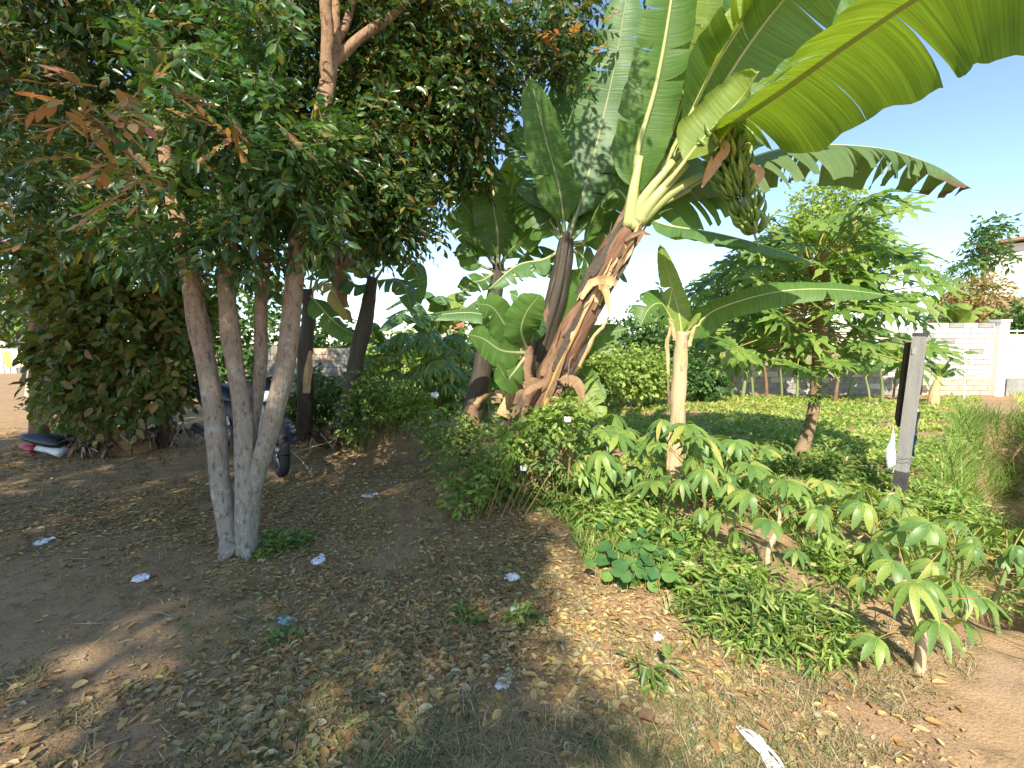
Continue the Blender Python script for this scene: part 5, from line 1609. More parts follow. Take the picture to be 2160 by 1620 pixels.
def cassava(label, base, h, nleaf, size, seed, stem_r=.014, spread=.32, group="cassava plants", five=False, lean=None, low=.35):
    rr = random.Random(seed)
    t = thing("cassava_plant", label, "cassava", base, group)
    lean = lean or Vector((rr.uniform(-.08, .08), rr.uniform(-.05, .05), 0))
    top = base + lean + Vector((0, 0, h))
    st = [base + Vector((0, 0, -.03)), base + lean * .3 + Vector((rr.uniform(-.045, .045), rr.uniform(-.02, .02), h * .4)), base + lean * .6 + Vector((rr.uniform(-.02, .02), 0, h * .7)), top]
    limb(t, st, [stem_r * 1.15, stem_r, stem_r * .8, stem_r * .4], "stem", 'stem_woody' if seed in (1, 2) else 'stem_green', 8, 14, .2, seed)
    pool = CAS5 + CAS[1:3] if five else CAS
    for i in range(nleaf):
        f = low + (1 - low) * (i + 1) / nleaf
        org = base + lean * f + Vector((0, 0, h * f))
        an = i * 2.39996 + rr.uniform(-.4, .4) + seed
        el = np.interp(f, [low, 1], [.05, .95]) + rr.uniform(-.15, .25)
        pl = spread * rr.uniform(.7, 1.15) * (1 if f < .9 else .6)
        dv = Vector((math.cos(an) * math.cos(el), math.sin(an) * math.cos(el), math.sin(el)))
        tip = org + dv * pl
        MB().tube([org, org + dv * pl * .5 + Vector((0, 0, .02)), tip], [.0035, .003, .0022], 4, False).build("petiole", M['petiole_red' if rr.random() < .5 else 'petiole'], t)
        o = bpy.data.objects.new("leaf_blade", pool[rr.randrange(len(pool))])
        mt = frame(Vector((dv.x, dv.y - .15, -.25 + rr.uniform(-.25, .2))), Vector((rr.uniform(-.2, .2), rr.uniform(-.45, .0), 1)))
        o.matrix_local = Matrix.Translation(tip - base) @ mt @ Matrix.Scale(size * rr.uniform(.55, 1.25), 4)
        link(o, t)
    return t


def cassavas():
    C = cassava
    C("cassava plant with pale stem at the sunny right edge, nearest the viewer", G(1936, 1408), .42, 15, .122, 1, .021, .26, five=True)
    C("cassava plant with crooked pale stem left of the nearest one", G(1622, 1225), .50, 15, .14, 2, .017, .30, five=True)
    C("cassava plant drooping between the young banana and the bare soil", G(1490, 1150), .52, 14, .14, 3, .014, .28, five=True)
    C("cassava plant with spread hand leaves left of the young banana's foot", G(1290, 1075), .62, 18, .20, 4, .014, .28)
    C("cassava plant right in front of the young banana's pale stem", G(1440, 1120), .72, 20, .20, 5, .014, .30)
    C("cassava plant just right of the young banana's foot", G(1525, 1095), .55, 20, .19, 6, .014, .30)
    C("small cassava beside the light wooden stake", G(1235, 1090), .34, 7, .17, 7, .011, .2)
    C("cassava with pale leaves in the grass before the ditch", G(2040, 1290), .42, 15, .15, 8, .013, .28, five=True)
    C("cassava at the ditch's near bank, cut by the right edge", G(2110, 1330), .40, 13, .12, 9, .013, .28, five=True)
    C("low cassava in front of the sign post", G(1830, 1190), .36, 13, .14, 10, .012, .26, five=True)
    C("low cassava between papaya shade and crooked stemmed cassava", G(1700, 1120), .34, 14, .14, 11, .012, .24)
    C("small yellow green cassava seedling beside the broad leaved vine", G(1255, 1075), .2, 5, .12, 12, .008, .12, five=True)
    # thicket left of the black stemmed banana
    for i, (px, d, h, lab) in enumerate([
        (800, 7.6, 1.05, "cassava at the left end of the thicket beside the dark stem"),
        (850, 7.8, 1.35, "second cassava of the thicket left of the black banana stem"),
        (900, 7.4, 1.30, "third cassava of the thicket left of the black banana stem"),
        (945, 7.9, 1.45, "fourth cassava of the thicket, tallest one, left of the black stem"),
        (920, 6.6, .95, "front cassava of the thicket left of the black banana stem"),
        (975, 7.2, 1.15, "cassava of the thicket touching the black banana stem"),
        (1060, 7.6, 1.2, "cassava behind the two banana stems in mid picture")]):
        q = up(px, 850, d)
        q.z += .05
        C(lab, q, h, 26, .26, 20 + i, .016, .36, "cassava thicket", low=.2)


cassavas()


def weed_bush(name, label, blobs, n, mat, L, wl, k=7, seed=0, tw=.12, cat_="weed", droop=.0, group=None, tmpl=T_LEAF):
    """a low leafy plant: stems rising from its foot and leaves in clumps"""
    x, y = blobs[0][0], blobs[0][1]
    base = Vector((x, y, float(H(x, y))))
    t = thing(name, label, cat_, base, group)
    P, u = blob_points(blobs, n, .30, 4.5, .45, seed)
    hz = H(P[:, 0], P[:, 1])
    P[:, 2] = np.maximum(P[:, 2], hz + .03)
    u = unit(u + np.array([0, 0, .5]))
    lv, tv = twigs_leaves(P, u, k, L, wl, tw, seed, droop, tmpl, .8)
    obj_np("leaves", lv, M[mat], t, 'stuff')
    obj_np("shoots", tv, M['petiole'], t, 'stuff')
    rr = random.Random(seed)
    mb = MB()
    for i in range(12):
        q = Vector(P[rr.randrange(len(P))])
        f = Vector((x + (q.x - x) * .5, y + (q.y - y) * .5, 0))
        f.z = float(H(f.x, f.y)) - .01
        mb.tube([f, (f + q) / 2 + Vector((0, 0, .03)), q], [.005, .004, .002], 4, False)
    mb.build("stems", M['petiole'], t, True, 'stuff')
    return t


def GB(px, py, rx, ry, rz, lift=0.6):
    g = G(px, py)
    return (g.x, g.y, g.z + rz * lift, rx, ry, rz)


def weeds():
    B = weed_bush
    B("weed_bush", "bluish green weed bush hiding the foot of the leaning banana", [PB(1185, 890, 4.1, .30, .25, .26), PB(1120, 930, 4.0, .34, .28, .28), PB(1190, 950, 3.9, .25, .22, .24), PB(1060, 940, 4.2, .3, .25, .16)], 210, 'weed', .055, .22, 7, 101, .13, "bush")
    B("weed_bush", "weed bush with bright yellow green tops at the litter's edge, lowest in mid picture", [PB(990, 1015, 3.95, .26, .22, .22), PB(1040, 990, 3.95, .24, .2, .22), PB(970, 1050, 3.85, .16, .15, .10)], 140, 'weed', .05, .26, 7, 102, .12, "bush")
    B("weed_bush", "bright lit shoots on the low weed bush", [PB(975, 1045, 3.8, .14, .1, .10), PB(1035, 1000, 3.8, .14, .1, .10), PB(1150, 900, 3.85, .16, .12, .12), PB(1080, 930, 3.8, .2, .16, .14), PB(1190, 880, 3.95, .2, .16, .16)], 230, 'weed_lit', .06, .26, 7, 103, .10, "bush")  # sunlit speckle on the bush, given by the lighter leaf colour
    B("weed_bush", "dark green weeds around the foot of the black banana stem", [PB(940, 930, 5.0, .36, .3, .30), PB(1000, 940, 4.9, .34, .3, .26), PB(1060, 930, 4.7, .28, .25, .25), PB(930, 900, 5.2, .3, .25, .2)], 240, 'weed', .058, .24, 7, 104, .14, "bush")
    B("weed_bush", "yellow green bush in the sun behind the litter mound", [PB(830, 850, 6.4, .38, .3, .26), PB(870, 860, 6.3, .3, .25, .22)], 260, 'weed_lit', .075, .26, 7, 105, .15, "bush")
    B("weed_bush", "narrow dark green bush at the dark stem's foot left of the litter mound", [PB(755, 880, 6.1, .2, .2, .42), PB(780, 830, 6.2, .2, .2, .35)], 240, 'weed', .065, .25, 7, 106, .13, "bush")
    # narrow leaved clump in the right foreground
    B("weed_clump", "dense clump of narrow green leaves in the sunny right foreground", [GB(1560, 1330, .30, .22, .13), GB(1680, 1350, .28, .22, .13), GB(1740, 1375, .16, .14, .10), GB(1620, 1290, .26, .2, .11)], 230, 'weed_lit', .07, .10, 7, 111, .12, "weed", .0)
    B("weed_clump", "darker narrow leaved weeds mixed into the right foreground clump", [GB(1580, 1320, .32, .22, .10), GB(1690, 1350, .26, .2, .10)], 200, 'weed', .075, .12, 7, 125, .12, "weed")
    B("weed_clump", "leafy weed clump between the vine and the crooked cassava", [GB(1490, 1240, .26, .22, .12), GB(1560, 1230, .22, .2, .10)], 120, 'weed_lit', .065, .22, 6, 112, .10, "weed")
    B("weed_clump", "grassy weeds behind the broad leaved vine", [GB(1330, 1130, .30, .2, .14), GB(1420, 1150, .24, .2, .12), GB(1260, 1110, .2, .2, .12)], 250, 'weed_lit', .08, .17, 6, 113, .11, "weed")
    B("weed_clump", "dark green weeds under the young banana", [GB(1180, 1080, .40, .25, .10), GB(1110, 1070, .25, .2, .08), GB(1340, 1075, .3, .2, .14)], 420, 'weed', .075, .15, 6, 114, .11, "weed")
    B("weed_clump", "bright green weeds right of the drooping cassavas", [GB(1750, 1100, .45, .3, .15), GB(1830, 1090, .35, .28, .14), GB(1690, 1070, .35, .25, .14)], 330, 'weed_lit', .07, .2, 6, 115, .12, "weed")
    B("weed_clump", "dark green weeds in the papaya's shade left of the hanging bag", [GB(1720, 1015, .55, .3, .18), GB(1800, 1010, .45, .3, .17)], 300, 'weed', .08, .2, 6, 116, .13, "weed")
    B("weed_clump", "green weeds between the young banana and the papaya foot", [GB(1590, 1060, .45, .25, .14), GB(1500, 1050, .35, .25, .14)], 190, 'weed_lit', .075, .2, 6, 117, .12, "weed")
    B("weed_clump", "small upright weed growing from the dry grass at bottom centre", [GB(1395, 1440, .07, .06, .07)], 12, 'weed', .075, .14, 6, 118, .09, "weed")
    B("weed_clump", "small dark weed tuft beside the white litter at centre", [GB(1105, 1325, .07, .06, .04)], 22, 'weed', .05, .25, 5, 119, .05, "weed")
    B("weed_clump", "small dark weed tuft in the leaf litter left of the white scraps", [GB(985, 1310, .08, .06, .03)], 18, 'weed', .04, .25, 5, 120, .05, "weed")
    B("weed_clump", "small weed tuft below the bluish plastic scrap", [GB(600, 1350, .06, .05, .03)], 14, 'weed', .035, .25, 5, 124, .05, "weed")
    B("weed_clump", "low green weeds around the forked tree's foot", [GB(600, 1150, .2, .14, .05), GB(570, 1170, .12, .1, .05)], 90, 'weed', .05, .25, 5, 121, .06, "weed")
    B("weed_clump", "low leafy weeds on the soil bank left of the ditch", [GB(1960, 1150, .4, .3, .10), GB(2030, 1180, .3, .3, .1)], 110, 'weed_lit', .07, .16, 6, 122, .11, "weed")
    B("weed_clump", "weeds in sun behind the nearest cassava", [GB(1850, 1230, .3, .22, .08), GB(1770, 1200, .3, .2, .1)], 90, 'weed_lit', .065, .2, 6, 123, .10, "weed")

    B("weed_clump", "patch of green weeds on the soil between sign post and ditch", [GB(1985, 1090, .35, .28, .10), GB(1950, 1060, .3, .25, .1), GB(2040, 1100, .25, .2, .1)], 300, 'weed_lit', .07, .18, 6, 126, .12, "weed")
    # broad heart-shaped vine leaves
    b = G(1360, 1235)
    t = thing("broad_leaved_vine", "patch of broad heart shaped vine leaves at the edge of the sunny litter", "vine", b)
    pr = []
    for q in range(3):
        mb = MB()
        out = []
        n = 14
        for i in range(n):
            a = 2 * math.pi * i / n
            rr_ = .42 + .10 * math.cos(a) + (.12 if abs(a) < .3 or abs(a - 2 * math.pi) < .3 else 0) - (.16 if abs(a - math.pi) < .25 else 0)
            out.append((math.sin(a) * rr_, math.cos(a) * rr_ + .35, .05 * math.sin(2 * a + q) - .12 * abs(math.sin(a)) * q * .4))
        mb.add([(0, .35, -.03)] + out, [(0, 1 + (i + 1) % n, 1 + i) for i in range(n)], [(.5, 0)] + [(.5, 1)] * n)
        pr.append(mb.mesh("leaf", M['vine'], True))
    rr = random.Random(3)
    mb = MB()
    for i in range(120):
        px, py = rr.gauss(1365, 48), rr.gauss(1205, 38)
        if not (1255 < px < 1460 and 1120 < py < 1262):
            continue
        g = G(px, py)
        hgt = rr.uniform(.03, .16)
        o = bpy.data.objects.new("leaf", pr[i % 3])
        o.matrix_local = Matrix.Translation(g + Vector((0, 0, hgt)) - b) @ frame(Vector((rr.uniform(-1, 1), rr.uniform(-1, .3), rr.uniform(-.4, .1))), Vector((rr.uniform(-.4, .4), rr.uniform(-.7, .1), 1))) @ Matrix.Scale(rr.uniform(.075, .125), 4)
        link(o, t)
        mb.tube([g + Vector((0, 0, -.01)), g + Vector((rr.uniform(-.02, .02), 0, hgt * .6)), g + Vector((0, 0, hgt))], [.003, .0025, .002], 4, False)
    mb.build("stalks", M['petiole'], t, True, 'stuff')


weeds()


# ================================================================== GRASS AND LITTER (uncountable)
def ground_blades(name, label, X, Y, L, Wd, mat, lean, seed, category):
    r = np.random.default_rng(seed)
    n = len(X)
    P = np.stack([X, Y, H(X, Y) - .004], 1)
    a = r.random(n) * 2 * np.pi
    le = lean * (0.4 + r.random(n))
    D = np.stack([np.cos(a) * le, np.sin(a) * le, np.ones(n)], 1)
    N = np.stack([-np.cos(a), -np.sin(a), le + .05], 1) + r.normal(size=(n, 3)) * .1
    VT = cloud(P, D, N, L, Wd, T_BLADE)
    o = obj_np(name, VT, M[mat], None, 'stuff')
    o['label'] = label
    o['category'] = category
    return o


def grass():
    r = np.random.default_rng(5)
    # short weedy cover of the field
    n = 105000
    u = r.random(n)
    Y = 4.6 * (13.4 / 4.6) ** u
    X = -0.2 + (Y * 1.12 + .4) * r.random(n)
    keep = (vn(X, Y, 1.1, 31) * .55 + vn(X, Y, 3.7, 32) * .45 > .455) & (X - Y < .05) & (X > np.interp(Y, [4.6, 6, 9, 13.5], [.9, .75, .4, -.5]))
    keep &= ~((np.abs(X - 1.25 - .55 * (Y - 6)) < .25) & (Y > 5.6) & (Y < 6.6))
    X, Y = X[keep], Y[keep]
    L = (.05 + .09 * r.random(len(X))) * (.8 + .5 * vn(X, Y, .8, 33))
    ground_blades("field_grass", "short bright green weeds and grass covering the field", X, Y, L, L * (.09 + .10 * r.random(len(X))), 'field', 1.5, 6, "grass")
    # little broad leaves in the field
    n = 17000
    Y = 5.0 * (13 / 5.0) ** r.random(n)
    X = .2 + (Y * 1.1) * r.random(n)
    keep = (vn(X, Y, 1.4, 35) > .45) & (X - Y < .05) & (X > .8)
    X, Y = X[keep], Y[keep]
    m = len(X)
    P = np.stack([X, Y, H(X, Y) + .03 + .06 * r.random(m)], 1)
    D = np.stack([r.normal(size=m), r.normal(size=m), .5 * r.normal(size=m)], 1)
    N = np.array([0, 0, 1.0]) + r.normal(size=(m, 3)) * .5
    L = .05 + .06 * r.random(m)
    o = obj_np("field_weeds", cloud(P, D, N, L, L * .3, T_SIMPLE), M['weed_lit'], None, 'stuff')
    o['label'], o['category'] = "small broad leaved weeds scattered through the sunny field", "weeds"
    # lusher cover between the cassavas, nearer
    n = 42000
    Y = 2.3 * (5.4 / 2.3) ** r.random(n)
    X = .0 + 5.0 * r.random(n)
    edge = np.interp(Y, [2.3, 2.6, 3.0, 3.6, 4.2, 5.4], [1.1, .75, .5, .45, .25, .1])
    dens = vn(X, Y, 1.8, 41) * .6 + vn(X, Y, 5, 42) * .4
    keep = (X > edge) & (X - Y < .0) & (dens > np.interp(X / Y, [.1, .3, .45, .9], [.40, .48, .58, .62])) & ~((Y < 2.9) & (X / Y > .78))
    X, Y = X[keep], Y[keep]
    L = .05 + .10 * r.random(len(X))
    ground_blades("garden_grass", "green grass and weeds between the cassava plants", X, Y, L, L * .06, 'grass', .75, 7, "grass")
    # long grass hanging over both ditch banks
    n = 9000
    Y = 1.9 + 8 * r.random(n)
    s = r.choice([-1, 1], n, p=[.55, .45])
    X = Y + .55 + s * (.06 + .85 * r.random(n))
    keep = (vn(X, Y, 1.2, 44) > .25) & ~((Y < 3.0) & (s < 0))
    X, Y = X[keep], Y[keep]
    L = .22 + .40 * r.random(len(X))
    ground_blades("ditch_grass", "long arching grass along the ditch banks at right edge", X, Y, L, .004 + .004 * r.random(len(X)), 'grass', 1.1, 8, "grass")
    n = 13000
    Y = 5 + 9 * r.random(n)
    X = Y + .1 + (Y * .25 + 2.4) * r.random(n)
    keep = np.abs(X - Y - .55) > .45
    X, Y = X[keep], Y[keep]
    L = .10 + .22 * r.random(len(X))
    ground_blades("bank_grass", "rough green grass beyond the ditch below the whitewashed wall", X, Y, L, L * .03, 'field', .9, 9, "grass")

    # dry straw in the near ground
    n = 100000
    Y = 1.05 * (6.5 / 1.05) ** r.random(n)
    X = Y * (r.random(n) * 2.3 - 1.2)
    bare = np.exp(-(((X / Y + .98) / .42) ** 2 + ((Y - 2.35) / .75) ** 2) * .9)
    bare = np.maximum(bare, .5 * sstep(.62, .95, X / Y) * (1 - sstep(2.6, 3.0, Y)))
    dens = vn(X, Y, 1.4, 51) * .55 + vn(X, Y, 5, 52) * .45
    keep = (dens - .55 * bare > .36) & (X - Y < .1) & ~((Y > 3.3) & (X > .25 * Y) & (X < .72 * Y))
    X, Y = X[keep], Y[keep]
    L = .025 + .075 * r.random(len(X))
    ground_blades("dry_grass", "dry straw coloured grass blades among the fallen leaves", X, Y, L, .0011 + .0014 * r.random(len(X)), 'straw', 2.2, 10, "dry grass")
    # green blades in the litter
    n = 20000
    Y = 1.05 * (4.2 / 1.05) ** r.random(n)
    X = Y * (r.random(n) * 1.5 - .75)
    keep = (vn(X, Y, 2.6, 54) > .60)
    X, Y = X[keep], Y[keep]
    L = .02 + .05 * r.random(len(X))
    ground_blades("short_grass", "short green grass tufts showing through the litter", X, Y, L, .0013 + .0013 * r.random(len(X)), 'weed', 1.3, 11, "grass")


grass()


def litter():
    r = np.random.default_rng(15)

    def dens(X, Y):
        s = X / Y
        bare = np.exp(-(((s + 1.0) / .40) ** 2 + ((Y - 2.5) / .75) ** 2))            # bare trodden soil at left
        bare = np.maximum(bare, .75 * np.exp(-(((s + .95) / .5) ** 2 + ((Y - 1.7) / .35) ** 2)))
        d = .48 + 1.0 * (vn(X, Y, 1.3, 61) - .42) + .9 * (vn(X, Y, 3.6, 62) - .48) + .4 * (vn(X, Y, 9, 63) - .5)
        d = d * (1 - .93 * np.clip(bare * 1.25, 0, 1))
        d = d * np.interp(s, [-.9, .05, .35, .7, 1.0], [1, 1, .5, .16, .05])
        d = d * (1 - sstep(.18, .35, s) * sstep(2.3, 3.0, Y))
        return np.clip(d, 0, 1)

    n = 190000
    Y = 1.05 * (8.2 / 1.05) ** r.random(n)
    X = Y * (r.random(n) * 2.35 - 1.2)
    keep = (r.random(n) < dens(X, Y) * np.interp(Y, [1, 2, 4, 8], [.42, .62, 1, 1])) & (X - Y < .1)
    X, Y = X[keep], Y[keep]
    m = len(X)
    L = .014 + .046 * r.random(m) ** 1.9
    P = np.stack([X, Y, H(X, Y) + .002 + .008 * r.random(m)], 1)
    a = r.random(m) * 2 * np.pi
    D = np.stack([np.cos(a), np.sin(a), r.normal(size=m) * .12], 1)
    N = np.array([0, 0, 1.0]) + r.normal(size=(m, 3)) * .22
    # the 300 that show largest lie nearest: each of them is an object of its own
    order = np.argsort(Y / L)
    vis = [i for i in order if Y[i] > 1.62 and abs(X[i] / Y[i]) < 1.12][:300]
    mask = np.ones(m, bool)
    mask[vis] = False
    for nm, tm, sel in (("leaf_litter", T_CURL, mask & (np.arange(m) % 2 == 0)), ("flat_leaf_litter", T_LEAF, mask & (np.arange(m) % 2 == 1))):
        o = obj_np(nm, cloud(P[sel], D[sel], N[sel], L[sel], L[sel] * (.21 + .08 * r.random(sel.sum())), tm), M['litter'], None, 'stuff')
        o['label'] = "thick litter of curled yellow and brown fallen leaves" if nm == "leaf_litter" else "flat fallen leaves scattered through the brown litter"
        o['category'] = "leaf litter"
    # crumbled, rotting fragments between them
    nf = 90000
    Yf = 1.05 * (6.0 / 1.05) ** r.random(nf)
    Xf = Yf * (r.random(nf) * 2.3 - 1.2)
    kf = (r.random(nf) < .25 + .75 * dens(Xf, Yf)) & (Xf - Yf < .0)
    Xf, Yf = Xf[kf], Yf[kf]
    q_ = len(Xf)
    Lf = .004 + .012 * r.random(q_) ** 2
    af = r.random(q_) * 6.283
    o = obj_np("litter_crumbs", cloud(np.stack([Xf, Yf, H(Xf, Yf) + .001 + .003 * r.random(q_)], 1), np.stack([np.cos(af), np.sin(af), r.normal(size=q_) * .2], 1), np.array([0, 0, 1.0]) + r.normal(size=(q_, 3)) * .4, Lf, Lf * (.15 + .4 * r.random(q_)), T_SIMPLE), M['crumb'], None, 'stuff')
    o['label'], o['category'] = "fine crumbled leaf fragments on the soil", "leaf litter"
    ms = []
    for q in range(6):
        rr = random.Random(q)
        mb = MB()
        n_ = 7
        vs, fs, uv = [], [], []
        cu, tw_, ar = rr.uniform(.0, .5), rr.uniform(-.3, .3), rr.uniform(-.1, .35)
        for i in range(n_):
            f = i / (n_ - 1)
            wv = rr.uniform(.24, .27) * math.sin(math.pi * (f * .95 + .025)) ** .7
            for s_ in (-1, -.5, 0, .5, 1):
                vs.append((s_ * wv, f - .5, cu * wv * s_ * s_ + tw_ * s_ * wv * (f - .5) + ar * f * (1 - f)))
                uv.append((f, abs(s_)))
        for i in range(n_ - 1):
            for j in range(4):
                k = i * 5 + j
                fs.append((k, k + 1, k + 6, k + 5))
        mb.add(vs, fs, uv)
        ms.append(mb.mesh("fallen_leaf", M['litter'], True))
    rr = random.Random(2)
    for i in vis:
        o = bpy.data.objects.new("fallen_leaf", ms[rr.randrange(6)])
        o.matrix_local = Matrix.Translation(Vector((X[i], Y[i], P[i, 2] + .004))) @ frame(Vector(D[i]), Vector(N[i])) @ Matrix.Scale(L[i] * 1.02, 4)
        link(o, ground)
    # twigs and small stones
    mb = MB()
    for i in range(170):
        y = 1.1 * (6 / 1.1) ** rr.random()
        x = y * rr.uniform(-1.1, .75)
        z = float(H(x, y))
        a = rr.uniform(0, 6.3)
        l_ = rr.uniform(.05, .28)
        mb.tube([(x, y, z + .006), (x + math.cos(a) * l_ * .5 + rr.uniform(-.01, .01), y + math.sin(a) * l_ * .5, z + .014), (x + math.cos(a + .15) * l_, y + math.sin(a + .15) * l_, z + .008)], [.0028, .0025, .0013], 4)
    o = mb.build("fallen_twigs", M['drywood'], None, True, 'stuff')
    o['label'], o['category'] = "thin dry twigs scattered over the near ground", "twigs"
    st = MB()
    for i in range(900):
        y = 1.1 * (7 / 1.1) ** rr.random()
        x = y * rr.uniform(-1.15, 1.1)
        if x - y > .05:
            continue
        s_ = .004 + .018 * rr.random() ** 2.5
        z = float(H(x, y)) + s_ * .3
        st.tube([(x, y, z - s_ * .8), (x + s_ * .2, y, z - s_ * .2), (x, y + s_ * .1, z + s_ * .6)], [s_ * .8, s_, s_ * .4], 5)
    o = st.build("soil_crumbs", M['dirt'], None, True, 'stuff')
    o['label'], o['category'] = "small crumbs of dry soil on the bare ground", "soil"


litter()


# ================================================================== SIGN POST, RUBBISH, DEAD PLANTS
def sign_post():
    b = G(1893, 1062)
    d = b.y
    t = thing("sign_post", "grey square wooden post with a board seen edge on, right of the papaya", "post", b)
    top = W(1941, 707, d + .02)
    ax = (top - b)
    ln = ax.length
    ax.normalize()
    rot = ax.to_track_quat('Z', 'Y').to_matrix() @ Matrix.Rotation(R(24), 3, 'Z')
    MB().box(b + ax * (ln * .5), (.088, .085, ln), rot).build("shaft", M['post'], t, False)
    MB().box(b + ax * (ln * .095), (.0925, .0895, ln * .21), rot).build("shaded_foot", M['post_dark'], t, False)  # sleeve darker than the shaft: shade at the foot put into its colour
    MB().box(b + ax * (ln * .995 + .012), (.094, .091, .03), rot).build("end_cap", M['post_dark'], t, False)
    for k in (.262, .285):
        MB().tube([b + ax * (ln * k) + rot @ Vector((.052 * math.cos(a * math.pi / 8), .052 * math.sin(a * math.pi / 8), 0)) * 1.25 for a in range(17)], .0022, 5).build("wire_tie", M['metal'], t)
    # board nailed on the far side, seen nearly edge on
    ray = Vector((b.x, b.y, 0)).normalized()
    away = (Matrix.Rotation(R(2.6), 3, 'Z') @ ray).normalized()
    side = Vector((0, 0, 1)).cross(away).normalized()
    c0 = b + ax * (ln * .72) + away * .36 + side * .062
    bm = Matrix((away, side, ax)).transposed()
    MB().box(c0 + ax * -.02, (.62, .03, .80), bm).build("board", M['board'], t, False)
    MB().box(c0 + ax * .30 + away * -.05 + side * -.032, (.7, .03, .06), bm).build("batten", M['post'], t, False)
    # printed sheet hanging on the right
    c1 = b + ax * (ln * .42) + away * .16 - side * .058
    for nm, mm, z, h_ in (("poster_top", 'poster_white', .10, .22), ("poster_bottom", 'poster_blue', -.115, .21)):
        q = [c1 + ax * (z + h_ * (.5 - i / 6)) + Vector((.008 * math.sin(i * 1.3), 0, 0)) for i in range(7)]
        MB().ribbon(q, [.075] * 7, away, curl=.25).build(nm, M[mm], t)


sign_post()


def crumple(name, label, p, size, mat, seed, flat=.35, cat_="plastic bag", stretch=1.0, rotz=None, group="plastic litter"):
    """a crumpled bag: closed pinched lump with ridges"""
    rr = random.Random(seed)
    mb = MB()
    nu, nv = 16, 9
    vs, fs = [], []
    for j in range(nv):
        f = j / (nv - 1)
        for i in range(nu):
            a = 2 * math.pi * i / nu
            r_ = math.sin(math.pi * (f * .96 + .02)) ** .7
            v = Vector((math.cos(a) * r_ * stretch, math.sin(a) * r_, math.cos(math.pi * f)))
            k = 1 + .55 * mnoise.noise(v * 2.3 + Vector((seed, 0, 0))) + .35 * abs(mnoise.noise(v * 5.5 + Vector((0, seed, 0)))) - .15
            v = Vector((v.x * k, v.y * k, v.z * k * flat + flat * .7))
            vs.append(v * size)
    for j in range(nv - 1):
        for i in range(nu):
            k = (i + 1) % nu
            fs.append((j * nu + i, j * nu + k, (j + 1) * nu + k, (j + 1) * nu + i))
    mb.add(vs, fs)
    mz = Matrix.Rotation(rr.uniform(0, 6) if rotz is None else rotz, 3, 'Z')
    mb.V = [tuple(mz @ Vector(v) + Vector(p) + Vector((0, 0, .002))) for v in mb.V]
    t = thing(name, label, cat_, p, group)
    mb.build("bag_body", M[mat], t, False)
    tl = MB()
    e = Vector(p) + mz @ Vector((size * stretch * .8, 0, size * flat))
    tl.ribbon([e, e + mz @ Vector((size * .5, size * .2, size * .1)), e + mz @ Vector((size * .8, size * .1, size * .02))], [size * .3, size * .35, size * .15], mz @ Vector((0, 1, .3)), curl=.5)
    tl.build("bag_handle", M[mat], t, False)
    return t


